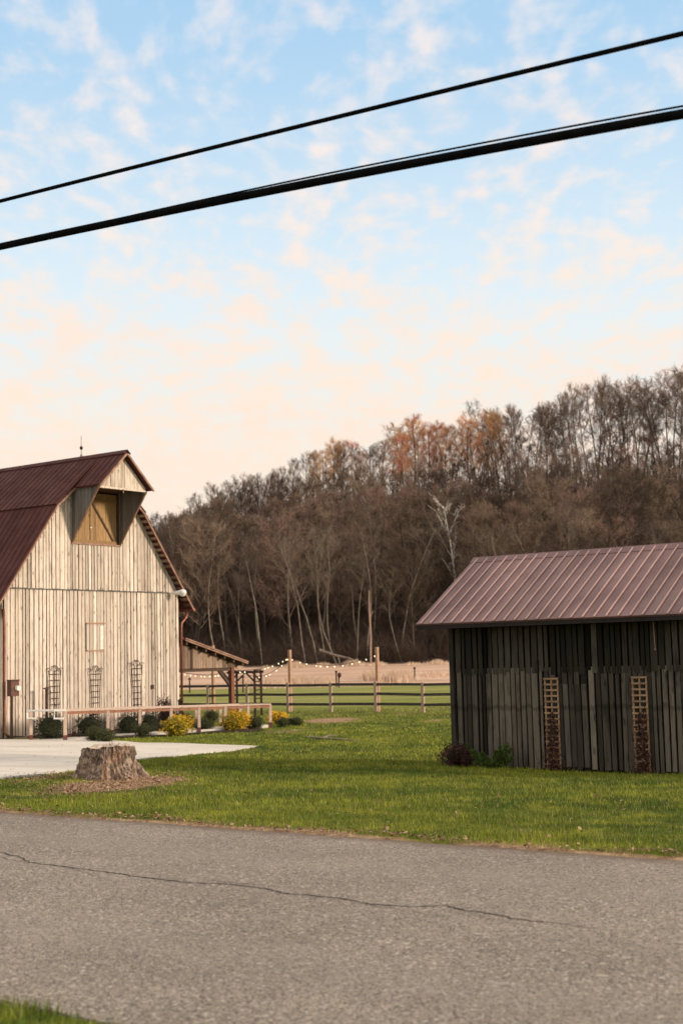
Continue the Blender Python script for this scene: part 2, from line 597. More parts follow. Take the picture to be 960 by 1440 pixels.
def asphalt():
    m, k, b = new_mat('asphalt')
    g = k.n('ShaderNodeNewGeometry')
    p = g.outputs['Position']
    v1 = k.n('ShaderNodeTexVoronoi', {'Vector': p, 'Scale': 82.0})
    v2 = k.n('ShaderNodeTexVoronoi', {'Vector': p, 'Scale': 50.0})
    grit = k.noise(p, 95, 3, .7)
    big = k.noise(p, 0.7, 4, .6)
    mid = k.noise(p, 5.0, 4, .65)
    sp = k.n('ShaderNodeSeparateXYZ', {0: v1.outputs['Color']})
    sp2 = k.n('ShaderNodeSeparateXYZ', {0: v2.outputs['Color']})
    col = k.mix(k.ss(big, .3, .7), (.225, .182, .138), (.335, .275, .212))
    col = k.mix(k.ss(mid, .4, .75, 0, .35), col, (.19, .158, .13))
    col = k.mix(k.ss(sp.outputs[0], .25, 1.0, 0, .75), col, (.46, .40, .335))
    col = k.mix(k.ss(sp.outputs[1], .55, .8, 0, .8), col, (.07, .062, .055))
    col = k.mix(k.ss(sp2.outputs[2], .93, .97, 0, .55), col, (.70, .62, .53))
    ac = k.n('ShaderNodeVectorMath', {0: p, 1: (N.x, N.y, 0)}, operation='DOT_PRODUCT').outputs['Value']
    tr1 = k.ss(k.math('ABSOLUTE', k.math('SUBTRACT', ac, 6.3)), .1, .55, 1, 0)
    tr2 = k.ss(k.math('ABSOLUTE', k.math('SUBTRACT', ac, 9.4)), .1, .6, 1, 0)
    col = k.mix(k.math('MULTIPLY', k.math('ADD', tr1, tr2), .16), col, (.36, .315, .265))
    stn = k.noise(p, 1.9, 5, .7)
    col = k.mix(k.ss(stn, .62, .74, 0, .3), col, (.10, .082, .068))
    eg = k.ss(k.math('ADD', ac, k.math('MULTIPLY', mid, .5)), 10.85, 11.3)
    col = k.mix(eg, col, (.16, .11, .075))
    col = k.mix(k.ss(grit, .55, .75, 0, .4), col, (.10, .09, .08))
    k.put(b.inputs['Base Color'], col)
    b.inputs['Roughness'].default_value = .78
    b.inputs['Specular IOR Level'].default_value = .35
    hh = k.math('ADD', k.ss(v1.outputs[0], 0, .6, 1, 0), k.math('MULTIPLY', grit, .6))
    bump(k, b, hh, .85, .012)
    return m


M_asphalt = asphalt()
M_crack = simple('crack_tar', (.035, .028, .024), (.06, .05, .042), 9, 0.95, bmp=0)


def ground_colour(k, blade=False):
    """lawn, dead patches, dry field and leaf litter, read from attributes of the mesh plus fine noise"""
    g = k.n('ShaderNodeNewGeometry')
    p = g.outputs['Position']
    dry = k.n('ShaderNodeAttribute', attribute_name='dry').outputs['Fac']
    field = k.n('ShaderNodeAttribute', attribute_name='field').outputs['Fac']
    wood = k.n('ShaderNodeAttribute', attribute_name='wood').outputs['Fac']
    flat = k.vscale(p, (1, 1, 0))
    nb = k.noise(flat, 0.22, 4, .6)
    nm = k.noise(flat, 1.5, 4, .6)
    nf = k.noise(flat, 9.0, 4, .65)
    green = k.mix(k.ss(nb, .40, .60), (.064, .095, .008), (.140, .160, .014))
    green = k.mix(k.ss(nm, .44, .66, 0, .75), green, (.225, .225, .022))
    green = k.mix(k.ss(nf, .5, .75, 0, .7), green, (.035, .050, .007))
    yy = k.n('ShaderNodeSeparateXYZ', {0: p}).outputs[1]
    far = k.math('MULTIPLY', k.ss(yy, 48, 85), .75)
    green = k.mix(far, green, k.mix(k.ss(k.noise(k.vscale(p, (.08, .35, 0)), 1.0, 4, .6), .4, .6), (.22, .24, .06), (.34, .31, .12)))
    straw = k.mix(k.ss(nf, .35, .65), (.44, .31, .18), (.20, .12, .07))
    thr = k.math('ADD', dry, k.math('MULTIPLY', k.math('SUBTRACT', k.math('ADD', k.math('MULTIPLY', nm, .5), k.math('MULTIPLY', nf, .5)), .5), 1.6))
    col = k.mix(k.ss(thr, .34, .52), green, straw)
    # mown hay field: streaks running across
    stk = k.noise(k.vscale(p, (.05, .42, 0)), 1.0, 5, .65)
    stk2 = k.noise(k.vscale(p, (.3, 1.6, 0)), 1.0, 4, .65)
    fc = k.mix(k.ss(stk, .36, .62), (.62, .43, .32), (.42, .28, .19))
    fc = k.mix(k.ss(stk2, .5, .7, 0, .6), fc, (.74, .55, .42))
    ft = k.math('ADD', field, k.math('MULTIPLY', k.math('SUBTRACT', stk2, .5), .5))
    col = k.mix(k.ss(ft, .4, .6), col, fc)
    lit = k.mix(k.ss(k.noise(p, .6, 5, .7), .35, .65), (.085, .055, .038), (.045, .028, .020))
    col = k.mix(wood, col, lit)
    return col, nf, nm


def ground_mat():
    m, k, b = new_mat('ground')
    col, nf, nm = ground_colour(k)
    k.put(b.inputs['Base Color'], col)
    b.inputs['Roughness'].default_value = .95
    b.inputs['Specular IOR Level'].default_value = .1
    bump(k, b, k.math('ADD', nf, nm), .8, .06)
    return m


def blade_mat():
    m, k, b = new_mat('grass_blades')
    col, nf, nm = ground_colour(k)
    tint = k.n('ShaderNodeAttribute', attribute_name='tint').outputs['Fac']
    hs = k.n('ShaderNodeHueSaturation', {'Hue': k.ss(tint, 0, 1, .485, .515), 'Saturation': 1.0, 'Value': k.ss(tint, 0, 1, .5, 1.95), 'Color': col})
    tipc = k.mix(k.ss(tint, .965, .975), hs.outputs[0], (.42, .34, .18))
    k.put(b.inputs['Base Color'], tipc)
    b.inputs['Roughness'].default_value = .6
    b.inputs['Specular IOR Level'].default_value = .25
    return m


M_ground = ground_mat()
M_blade = blade_mat()


def leaf_mat(name, a, b_, c=None, topc=None, rough=.6):
    m, k, b = new_mat(name)
    g = k.n('ShaderNodeNewGeometry')
    isl = g.outputs['Random Per Island']
    col = k.mix(isl, a, b_)
    if c:
        wn = k.n('ShaderNodeTexWhiteNoise', {'W': isl}, noise_dimensions='1D')
        col = k.mix(k.ss(wn.outputs[0], .70, .75), col, c)
    k.put(b.inputs['Base Color'], col)
    b.inputs['Roughness'].default_value = rough
    b.inputs['Specular IOR Level'].default_value = .25
    return m


def bark_mat(name, a, b_, vary=.35, scale=3.0):
    m, k, b = new_mat(name)
    oi = k.n('ShaderNodeObjectInfo')
    g = k.n('ShaderNodeNewGeometry')
    n1 = k.noise(k.vscale(g.outputs['Position'], (1, 1, .3)), scale, 4, .6)
    col = k.mix(k.ss(n1, .3, .7), a, b_)
    hs = k.n('ShaderNodeHueSaturation', {'Hue': k.ss(k.n('ShaderNodeTexWhiteNoise', {'W': oi.outputs['Random']}, noise_dimensions='1D').outputs[0], 0, 1, .495, .53), 'Saturation': .85, 'Value': k.ss(oi.outputs['Random'], 0, 1, 1 - vary, 1 + vary), 'Color': col})
    k.put(b.inputs['Base Color'], hs.outputs[0])
    b.inputs['Roughness'].default_value = .9
    b.inputs['Specular IOR Level'].default_value = .1
    return m


M_bark = bark_mat('tree_bark', (.12, .088, .07), (.06, .045, .036), .4)
M_twig = bark_mat('tree_twigs', (.225, .132, .092), (.125, .077, .056), .5)
M_barkpale = bark_mat('pale_bark', (.30, .24, .18), (.14, .105, .08), .25)
M_barkpale2 = bark_mat('leaning_bark', (.27, .22, .17), (.12, .092, .07), .25)
M_twigpale = bark_mat('pale_twigs', (.19, .135, .10), (.12, .085, .064), .3)
M_twigcrest = bark_mat('crest_twigs', (.27, .155, .105), (.16, .095, .068), .35)  # evening glow on the crest put into a warmer, brighter twig colour
M_twigglow = bark_mat('sunset_glow_twigs', (.68, .25, .11), (.42, .16, .08), .3)  # orange light of the setting sun painted into the twigs
M_sycamore = bark_mat('white_bark', (.80, .74, .64), (.45, .39, .32), .1)
M_brush = bark_mat('underbrush', (.10, .06, .045), (.038, .024, .018), .2, .12)

# ------------------------------------------------------------------ ground
STUMP = G(154, 1094)
BLOBS = []            # dead or worn patches on the lawn: px, py, half width px, half height px, strength


def blob(px, py, wx, hy, st):
    c = G(px, py)
    a = G(px + wx, py)
    b_ = G(px, py + hy)
    BLOBS.append((c.x, c.y, max(abs(a.x - c.x), .1), max(abs(b_.y - c.y), .1), st))


for a in [(150, 1106, 80, 11, .85), (215, 1098, 52, 8, .75), (105, 1112, 60, 9, .5), (70, 1093, 60, 8, .45), (465, 1013, 52, 4.5, .75), (400, 1029, 60, 4, .45),
          (345, 1031, 60, 3, .35), (500, 1042, 60, 3, .4), (610, 1013, 24, 3, .55), (735, 1169, 38, 3.5, .55), (905, 1141, 60, 4, .4),
          (850, 1178, 40, 4, .45), (130, 1140, 40, 4, .35), (575, 1003, 60, 3, .45), (300, 1012, 80, 3, .4), (540, 1022, 50, 3, .3)]:
    blob(*a)


def attrs_for(X, Y):
    s = X * N.x + Y * N.y
    dry = np.full(X.shape, 0.0)
    for cx, cy, wx, wy, st in BLOBS:
        dry = np.maximum(dry, st * np.exp(-(((X - cx) / wx) ** 2 + ((Y - cy) / wy) ** 2)))
    a_ = X * U.x + Y * U.y
    edge = np.exp(-np.abs(s - 11.05) / 0.24) * (0.62 + 0.22 * np.sin(a_ * 1.9) * np.sin(a_ * .7 + 1))
    dry = np.maximum(dry, edge)
    dry = np.maximum(dry, np.clip((Y - 58) / 40, 0, 1) * 0.22)
    field = np.clip((Y - 111) / 6 + .5 + 0.12 * np.sin(X * .12), 0, 1)
    field = np.where((X > 17) & (X < 60), np.clip((Y - 116) / 6 + .5, 0, 1), field)
    wood = np.clip((Y - 149) / 4, 0, 1)
    return dry, field, wood


def gridline(segs):
    out = []
    for a, b_, st in segs:
        out += list(np.arange(a, b_, st))
    out.append(segs[-1][1])
    return np.array(out)


aa = gridline([(-3000, -600, 300), (-600, -160, 20), (-160, -40, 4), (-40, -28, 1), (-28, 14, .35), (14, 30, 1), (30, 160, 6), (160, 600, 40), (600, 3000, 300)])
ss_ = gridline([(-400, -20, 40), (-20, 4.78, 1.18), (4.78, 4.93, .15), (4.93, 10.92, 1.997), (10.92, 11.04, .12), (11.04, 46, .3), (46, 60, 1), (60, 320, 3), (320, 500, 15), (500, 3000, 200)])
A2, S2 = np.meshgrid(aa, ss_, indexing='ij')
X2 = A2 * U.x + S2 * N.x
Y2 = A2 * U.y + S2 * N.y
Z2 = ter(X2, Y2)
inroad = (S2 > ROAD0 + .02) & (S2 < ROAD1 - .02)
Z2 = np.where(inroad, -1.76, Z2)
na, ns = A2.shape
idx = np.arange(na * ns).reshape(na, ns)
q = np.stack([idx[:-1, :-1], idx[1:, :-1], idx[1:, 1:], idx[:-1, 1:]], -1).reshape(-1)
dr, fl, wd = attrs_for(X2.ravel(), Y2.ravel())
gr = np_mesh('ground', np.stack([X2.ravel(), Y2.ravel(), Z2.ravel()], -1), q, 4, M_ground, {'dry': dr, 'field': fl, 'wood': wd}, smooth=True)
tag(gr, kind='structure')


# road: one sheet with an uneven edge
def road():
    mb = MB()
    n = 900
    a0, a1 = -60.0, 25.0
    vs, fs = [], []
    for i in range(n + 1):
        a = a0 + (a1 - a0) * i / n
        e1 = ROAD1 + .035 * mnoise.noise((a * 1.7, 0, 0)) + .02 * mnoise.noise((a * 7, 3, 0))
        e0 = ROAD0 + .05 * mnoise.noise((a * 1.3, 9, 0)) + .03 * mnoise.noise((a * 6, 5, 0))
        for s, z in ((e0, -1.75), (e0 + .02, -1.702), (7.7, -1.675), (e1 - .02, -1.702), (e1, -1.75)):
            vs.append((a * U.x + s * N.x, a * U.y + s * N.y, z))
        if i:
            o = (i - 1) * 5
            for j in range(4):
                fs.append((o + j, o + j + 1, o + j + 6, o + j + 5))
    mb.add(vs, fs)
    o = mb.build('road', M_asphalt)
    tag(o, kind='structure')
    # far ends of the road
    cr = MB()
    pts = [(-30, 1196), (0, 1200), (28, 1207), (45, 1215), (90, 1221), (140, 1227), (200, 1236), (262, 1243), (330, 1247), (375, 1252), (400, 1259), (470, 1265), (520, 1274),
           (575, 1278), (625, 1276), (655, 1283), (700, 1290), (745, 1299), (800, 1304), (860, 1313)]

    def strip(pts, w0):
        P = [G(*p) for p in pts]
        fine = []
        for i in range(len(P) - 1):
            m = 9
            for j in range(m):
                t = j / m
                p = P[i].lerp(P[i + 1], t)
                jit = .035 * mnoise.noise((p.x * 9, p.y * 9, 0)) + .022 * mnoise.noise((p.x * 31, p.y * 31, 0))
                fine.append(Vector((p.x + N.x * jit, p.y + N.y * jit, 0)))
        o_ = len(cr.v)
        for i, p in enumerate(fine):
            s_ = p.x * N.x + p.y * N.y
            z = -1.702 + .027 * (1 - abs(s_ - 7.7) / 3.2) + .004
            w = w0 * (0.55 + 0.9 * abs(mnoise.noise((i * .37, 2, 0)))) * min(1, (len(fine) - i) / 25 + .25)
            cr.v.append((p.x - N.x * w, p.y - N.y * w, z))
            cr.v.append((p.x + N.x * w, p.y + N.y * w, z))
            if i:
                k = o_ + 2 * i
                cr.f.append((k - 2, k - 1, k + 1, k))
                cr.m.append(0)
    strip(pts, .013)
    strip([(300, 1241), (360, 1247), (420, 1252), (490, 1256)], .005)
    strip([(90, 1221), (120, 1229), (150, 1240), (170, 1246)], .004)
    strip([(520, 1274), (560, 1283), (610, 1290), (650, 1301)], .004)
    strip([(0, 1207), (22, 1213), (45, 1216)], .006)
    strip([(200, 1236), (240, 1238), (290, 1240), (330, 1241)], .004)
    strip([(640, 1286), (720, 1301), (780, 1309)], .004)
    c = cr.build('crack', M_crack, parent=o, origin=(0, 0, 0), recalc=False)


road()


# ------------------------------------------------------------------ concrete drive
def drive():
    front = [(-260, 1120), (-120, 1108), (0, 1096), (60, 1091), (100, 1086), (150, 1077), (200, 1069), (250, 1064), (300, 1059), (340, 1054), (361, 1051)]
    back = [(-260, 1046), (-120, 1043), (0, 1041), (60, 1040), (100, 1040), (140, 1042), (180, 1044), (230, 1046), (290, 1048), (335, 1049.5), (362, 1050.5)]
    fr = [G(*p) for p in front]
    bk = [G(*p) for p in back]
    def resample(P, n):
        L = [0]
        for i in range(1, len(P)):
            L.append(L[-1] + 1)
        out = []
        for i in range(n):
            t = L[-1] * i / (n - 1)
            k = min(int(t), len(P) - 2)
            out.append(P[k].lerp(P[k + 1], t - k))
        return out
    n, m = 90, 26
    fr, bk = resample(fr, n), resample(bk, n)
    mb = MB()
    for i in range(n):
        for j in range(m):
            p = fr[i].lerp(bk[i], j / (m - 1))
            jit = .02 * mnoise.noise((p.x * 2, p.y * 2, 0)) if j == 0 else 0
            mb.v.append((p.x, p.y + jit, tz(p.x, p.y) + .035))
    for i in range(n - 1):
        for j in range(m - 1):
            mb.f.append((i * m + j, (i + 1) * m + j, (i + 1) * m + j + 1, i * m + j + 1))
            mb.m.append(0)
    # edge skirt
    for i in range(n - 1):
        for j in (0, m - 1):
            a, b_ = mb.v[i * m + j], mb.v[(i + 1) * m + j]
            mb.add([a, b_, (b_[0], b_[1], b_[2] - .1), (a[0], a[1], a[2] - .1)], [(0, 1, 2, 3)])
    o = mb.build('driveway', M_concrete, smooth=False, recalc=False)
    tag(o, kind='structure')
    return [(p.x, p.y) for p in fr] + [(p.x, p.y) for p in bk[::-1]]


DRIVE = drive()


def bed():
    A, B = G(96, 1042), G(360, 1026)
    hd = Vector((B.x - A.x, B.y - A.y)).normalized()
    off = Vector((-hd.y, hd.x))
    L = (B - A).length
    mb = MB()
    n, m = 40, 14
    P = []
    for i in range(n):
        for j in range(m):
            f = L * i / (n - 1)
            w0 = -.75 + .18 * math.sin(f * 1.7) + .1 * mnoise.noise((f * 2, 0, 0))
            if f < 1.5:
                w0 = w0 * f / 1.5
            w = w0 + (6.5 - w0) * j / (m - 1)
            x, y = A.x + hd.x * f + off.x * w, A.y + hd.y * f + off.y * w
            mb.v.append((x, y, tz(x, y) + .028 + .015 * mnoise.noise((x * 3, y * 3, 0))))
            if j in (0, m - 1):
                P.append((i, j, x, y))
    for i in range(n - 1):
        for j in range(m - 1):
            mb.f.append((i * m + j, (i + 1) * m + j, (i + 1) * m + j + 1, i * m + j + 1))
            mb.m.append(0)
    o = mb.build('planting_bed', simple('mulch', (.05, .03, .02), (.025, .016, .011), 30, 1, bmp=.8), recalc=False)
    tag(o, kind='structure')
    return [(x, y) for i, j, x, y in P if j == 0] + [(x, y) for i, j, x, y in P if j][::-1]


BED = bed()


def in_poly(X, Y, poly):
    inside = np.zeros(X.shape, bool)
    n = len(poly)
    for i in range(n):
        x0, y0 = poly[i]
        x1, y1 = poly[(i + 1) % n]
        if y0 == y1:
            continue
        c = ((y0 > Y) != (y1 > Y)) & (X < (x1 - x0) * (Y - y0) / (y1 - y0) + x0)
        inside ^= c
    return inside


# ------------------------------------------------------------------ barn
BO = Vector((-11.70, 49.0))
GZ = -2.56
WB = 8.57


def BF(t, p, z):
    return (BO.x + N.x * t + U.x * p, BO.y + N.y * t + U.y * p, z)


UV3 = Vector((U.x, U.y, 0))
NV3 = Vector((N.x, N.y, 0))


def gp(px, py, p=0.0):
    """a point of the gable plane (offset p) seen at a pixel, as (t, z)"""
    q_ = on_plane(px, py, BF(0, p, 0), UV3)
    d = q_ - Vector(BF(0, p, 0))
    return d.dot(NV3), q_.z


CT = WB / 2
RZT, BZ, BH = 7.56, 5.68, 2.12        # ridge height, break height, break half width
EZ, EH = 2.05, 4.78
prof = [(-EH, EZ), (-4.3, 2.72), (-BH, BZ), (0, RZT), (BH, BZ), (4.3, 2.72), (EH, EZ)]


def roof_z(hh):
    return float(np.interp(hh, [a for a, _ in prof], [b for _, b in prof]))


def boards(mb, F, a0, a1, topf, z0, w, gap, th, rg, zj=0.0, fcut=None, lean=0.0):
    a = a0
    while a < a1 - 0.03:
        ww = w * rg.uniform(.72, 1.25)
        b_ = min(a + ww, a1)
        if a1 - b_ < w * .35:
            b_ = a1
        g = gap * rg.uniform(.5, 1.6)
        x0, x1 = a + g / 2, b_ - g / 2
        zb = z0 + rg.uniform(-zj, zj)
        o0 = rg.uniform(0, .012)
        ln = rg.uniform(-lean, lean)
        z_a, z_b = topf(x0), topf(x1)
        if min(z_a, z_b) > zb + .03 and x1 > x0:
            mb.hexa([F(x0, o0, zb), F(x1, o0, zb), F(x1, o0 + th, zb), F(x0, o0 + th, zb),
                     F(x0 + ln, o0, z_a), F(x1 + ln, o0, z_b), F(x1 + ln, o0 + th, z_b), F(x0 + ln, o0 + th, z_a)])
        a = b_


def slab(mb, F, p0, p1, h0, z0, h1, z1, th, c=CT):
    """roof slab from (h0,z0) to (h1,z1) across, thickness th upwards, extruded along the ridge"""
    nx, nz = -(z1 - z0), (h1 - h0)
    L = math.hypot(nx, nz)
    nx, nz = nx / L * th, nz / L * th
    if nz < 0:
        nx, nz = -nx, -nz
    mb.prism(F, [(c + h0, z0), (c + h1, z1), (c + h1 + nx, z1 + nz), (c + h0 + nx, z0 + nz)], p0, p1)


def ribs(mb, F, p0, p1, step, h0, z0, h1, z1, th, c=CT, w=.03, hh=.016):
    nx, nz = -(z1 - z0), (h1 - h0)
    L = math.hypot(nx, nz)
    nx, nz = nx / L, nz / L
    if nz < 0:
        nx, nz = -nx, -nz
    p = p0 + step / 2
    while p < p1:
        A = (c + h0 + nx * th, z0 + nz * th)
        B = (c + h1 + nx * th, z1 + nz * th)
        mb.prism(F, [A, B, (B[0] + nx * hh, B[1] + nz * hh), (A[0] + nx * hh, A[1] + nz * hh)], p - w / 2, p + w / 2)
        p += step


def build_barn():
    rg = random.Random(3)
    root = thing('barn', BF(CT, -8, GZ), 'large gambrel barn with whitewashed vertical boards and a dark maroon metal roof', 'barn')
    BL = 17.0
    belt = 2.67
    # boards of the gable wall
    lowb = MB()
    boards(lowb, BF, 0, WB, lambda x: belt - .02 if abs(x - CT) < 4.25 else min(belt, roof_z(x - CT)), GZ + .12, .172, .036, .03, rg, .03, lean=.008)
    wall = mkpart(lowb, 'wall', M_barnboard, root)
    # upper boards, leaving the loft opening (t 3.12..5.50, above z 4.40)
    T0, T1, DZ = CT - 1.17, CT + 1.17, 4.40
    upb = MB()
    topf = lambda x: roof_z(x - CT) - .05
    boards(upb, BF, .05, T0, topf, belt + .03, .172, .034, .03, rg, .012, lean=.006)
    boards(upb, BF, T0, T1, lambda x: DZ, belt + .03, .170, .034, .03, rg, .012, lean=.006)
    boards(upb, BF, T1, WB - .05, topf, belt + .03, .172, .034, .03, rg, .012, lean=.006)
    mkpart(upb, 'wall', M_barnboard, root)
    # dark inside behind the boards
    sh = MB()
    sh.prism(BF, [(0.02, GZ), (WB - .02, GZ), (WB - .02, 2.9), (CT + BH - .02, BZ - .1), (CT, RZT - .12), (CT - BH + .02, BZ - .1), (.02, 2.9)], -BL + .1, -.35)
    sh.prism(BF, [(0.02, GZ), (WB - .02, GZ), (WB - .02, 2.75), (7.8, 3.7), (.77, 3.7), (.02, 2.75)], -.34, -.012)
    sh.prism(BF, [(.80, 3.705), (T0 - .01, 3.705), (T0 - .01, 6.05), (CT - BH + .02, BZ - .1)], -.34, -.012)
    sh.prism(BF, [(T1 + .01, 3.705), (WB - .8, 3.705), (CT + BH - .02, BZ - .1), (T1 + .01, 6.05)], -.34, -.012)
    sh.prism(BF, [(T0, 3.705), (T1, 3.705), (T1, DZ - .02), (T0, DZ - .02)], -.34, -.012)
    mkpart(sh, 'sheathing', M_dark, root)
    side = MB()
    SFr = lambda a, b_, z: BF(WB + b_, -BL + a, z)
    SFl = lambda a, b_, z: BF(-b_, -BL + a, z)
    boards(side, SFr, 0, BL - .02, lambda x: 2.72, GZ + .1, .24, .015, .03, rg)
    boards(side, SFl, 0, BL - .02, lambda x: 2.72, GZ + .1, .24, .015, .03, rg)
    bk = lambda a, b_, z: BF(a, -BL + .1 - b_, z)
    boards(side, bk, 0, WB, topf, GZ + .1, .24, .015, .03, rg)
    mkpart(side, 'side_wall', M_barnboard, root)
    bt = MB()
    bt.fbox(BF, -.02, WB + .02, .045, .075, belt - .015, belt + .02)
    mkpart(bt, 'belt_trim', M_greyboard, root)
    fd = MB()
    fd.fbox(BF, .03, WB - .03, -.2, .03, GZ - .5, GZ + .10)
    mkpart(fd, 'foundation', M_stone, root)
    # roof
    rf = MB()
    P1 = .38
    th = .07
    for sgn in (-1, 1):
        slab(rf, BF, -BL - .3, P1, sgn * EH, EZ, sgn * 4.3, 2.72, th)
        slab(rf, BF, -BL - .3, P1, sgn * 4.3, 2.721, sgn * BH, BZ, th)
        slab(rf, BF, -BL - .3, P1, sgn * (BH + .08), BZ - .02, sgn * 0.0, RZT + .045, th)
        ribs(rf, BF, -BL - .3, P1, .30, sgn * EH, EZ, sgn * 4.3, 2.72, th)
        ribs(rf, BF, -BL - .3, P1, .30, sgn * 4.3, 2.72, sgn * BH, BZ, th)
        ribs(rf, BF, -BL - .3, P1, .30, sgn * (BH + .08), BZ - .02, 0.0, RZT + .045, th)
    roof = mkpart(rf, 'roof', M_barnroof, root)
    cap = MB()
    cap.prism(BF, [(CT - .16, RZT + .02), (CT, RZT + .16), (CT + .16, RZT + .02), (CT + .16, RZT + .05), (CT, RZT + .19), (CT - .16, RZT + .05)], -BL - .3, 1.72)
    mkpart(cap, 'ridge_cap', M_barnroof, roof)
    # light trim along the rakes
    for sgn in (-1, 1):
        tr = MB()
        for (h0, z0, h1, z1) in ((EH, EZ - .10, 4.3, 2.62), (4.3, 2.62, BH, BZ - .10), (BH, BZ - .10, 1.26, 6.30)):
            slab(tr, BF, P1 - .03, P1 + .012, sgn * h0, z0 + .05, sgn * h1, z1 + .05, .06)
        mkpart(tr, 'rake_trim', M_trim, roof)
    # skip sheathing seen under the overhang
    for sgn in (-1, 1):
        lk = MB()
        for k in range(17):
            f = (k + .5) / 17
            h0 = 4.74 + (BH - 4.74) * f
            z0 = roof_z(h0) - .055
            h1 = 4.74 + (BH - 4.74) * (f + .024)
            z1 = roof_z(h1) - .055
            slab(lk, BF, -.02, P1 - .04, sgn * h0, z0, sgn * h1, z1, .045)
        mkpart(lk, 'lookout_slats', M_leanboard, roof)
    # hood
    hw, hz = 1.30, 6.33
    hd = MB()
    HP = 1.68
    for sgn in (-1, 1):
        slab(hd, BF, P1 + .013, HP, sgn * hw, hz, 0, RZT + .045, th)
        ribs(hd, BF, P1 + .013, HP, .30, sgn * hw, hz, 0, RZT + .045, th)
    mkpart(hd, 'hood_roof', M_barnroof, root)
    for sgn in (-1, 1):
        ht = MB()
        slab(ht, BF, HP + .001, HP + .04, sgn * (hw + .02), hz - .04, 0, RZT + .0, .07)
        mkpart(ht, 'hood_trim', M_trim, root)
    hg = MB()
    HF = lambda a, b_, z: BF(a, 1.42 + b_, z)
    boards(hg, HF, CT - 1.16, CT + 1.16, lambda x: hz + (RZT - hz) * (1 - abs(x - CT) / hw) - .04, hz - .02, .17, .014, .025, rg, .0)
    hg.fbox(HF, CT - 1.14, CT + 1.14, .04, .065, hz - .05, hz + .02)
    mkpart(hg, 'hood_gable', M_barnboard, root)
    hk = MB()
    hk.prism(BF, [(CT - 1.14, hz - .03), (CT + 1.14, hz - .03), (CT, RZT - .06)], 1.385, 1.41)
    mkpart(hk, 'hood_backing', M_dark, root)
    # slanting side walls of the hood
    for t0, t1 in ((T0 - .035, T0), (T1, T1 + .035)):
        hs = MB()
        n = 8
        for i in range(n):
            p0, p1 = 1.40 * i / n + .006, 1.40 * (i + 1) / n - .006
            zb0 = DZ + (hz - DZ) * p0 / 1.40
            zb1 = DZ + (hz - DZ) * p1 / 1.40
            hs.hexa([BF(t0, p0 + .04, zb0), BF(t1, p0 + .04, zb0), BF(t1, p1 + .04, zb1), BF(t0, p1 + .04, zb1),
                     BF(t0, p0 + .04, hz + .02), BF(t1, p0 + .04, hz + .02), BF(t1, p1 + .04, hz + .02), BF(t0, p1 + .04, hz + .02)])
        mkpart(hs, 'hood_side', M_greyboard, root)
    he = MB()
    for t in (T0 - .018, T1 + .018):
        he.beam(BF(t, .03, DZ - .03), BF(t, 1.46, hz - .03), .06, .05)
    he.beam(BF(T0 - .06, .05, DZ - .02), BF(T1 + .06, .05, DZ - .02), .06, .06)
    mkpart(he, 'hood_edge', M_trim, root)
    hc = MB()
    hc.fbox(BF, T0 + .002, T1 - .002, -.3, 1.40, hz + .022, hz + .05)
    hc.fbox(BF, T0, T0 + .03, -.33, -.001, DZ, hz)
    hc.fbox(BF, T1 - .03, T1, -.33, -.001, DZ, hz)
    mkpart(hc, 'hood_soffit', M_darkwood, root)
    # loft door: two leaves and braces
    ld = MB()
    DF = lambda a, b_, z: BF(a, -.10 + b_, z)
    tm = gp(126.5, 740, -.08)[0]
    boards(ld, DF, T0 + .03, tm - .012, lambda x: 6.30, DZ + .01, .17, .008, .03, rg)
    boards(ld, DF, tm + .012, T1 - .05, lambda x: 6.30, DZ + .01, .17, .008, .03, rg)
    door = mkpart(ld, 'loft_door', M_doorwood, root)
    br = MB()
    a0 = gp(129, 706, -.05)
    a1 = gp(160, 762, -.05)
    br.beam(BF(a0[0], -.045, a0[1]), BF(a1[0], -.045, a1[1]), .03, .07)
    mkpart(br, 'brace', M_darkwood, door)
    b2 = MB()
    b2.fbox(BF, T0 + .04, T1 - .06, -.057, -.03, DZ + .02, DZ + .14)
    mkpart(b2, 'cross_rail', M_doorwood, door)
    b2 = MB()
    b2.fbox(BF, T0 + .04, T1 - .06, -.057, -.03, 5.98, 6.10)
    mkpart(b2, 'cross_rail', M_doorwood, door)
    lt = MB()
    lt.fbox(BF, tm - .02, tm + .05, -.055, -.02, 4.98, 5.02)
    mkpart(lt, 'latch', M_white, door)
    hb = MB()
    hb.fbox(BF, T0 + .01, T1 - .01, -.325, -.15, DZ, 6.32)
    mkpart(hb, 'loft_backing', M_dark, root)
    hk2 = MB()
    hk2.beam(BF(CT - .02, 1.5, hz - .02), BF(CT - .02, 1.5, hz - .17), .03, .03)
    mkpart(hk2, 'hay_hook', M_trim, root)
    # boarded hatch outline in the lower wall
    t0, z1 = gp(122, 876, .05)
    t1, z0 = gp(147, 915, .05)
    ha = MB()
    ha.fbox(BF, t0, t1 + .06, .047, .072, z1 - .03, z1 + .015)
    hatch = mkpart(ha, 'hatch', M_postwood, root)
    ha = MB()
    ha.fbox(BF, t0, t1, .047, .072, z0 - .015, z0 + .03)
    mkpart(ha, 'hatch_sill', M_postwood, hatch)
    ha = MB()
    ha.fbox(BF, t0 - .02, t0, .046, .055, z0, z1)
    mkpart(ha, 'hatch_joint', M_dark, hatch)
    tp, zp = gp(141, 880, .05)
    hp = MB()
    hp.fbox(BF, tp, tp + .16, .046, .062, gp(141, 913, .05)[1], zp)
    mkpart(hp, 'hatch_patch', simple('pale_board', (.78, .72, .64), (.66, .58, .48), 6, .8), hatch)
    # copper downspouts
    dsp = MB()
    e = BF(WB + .42, .10, 1.92)
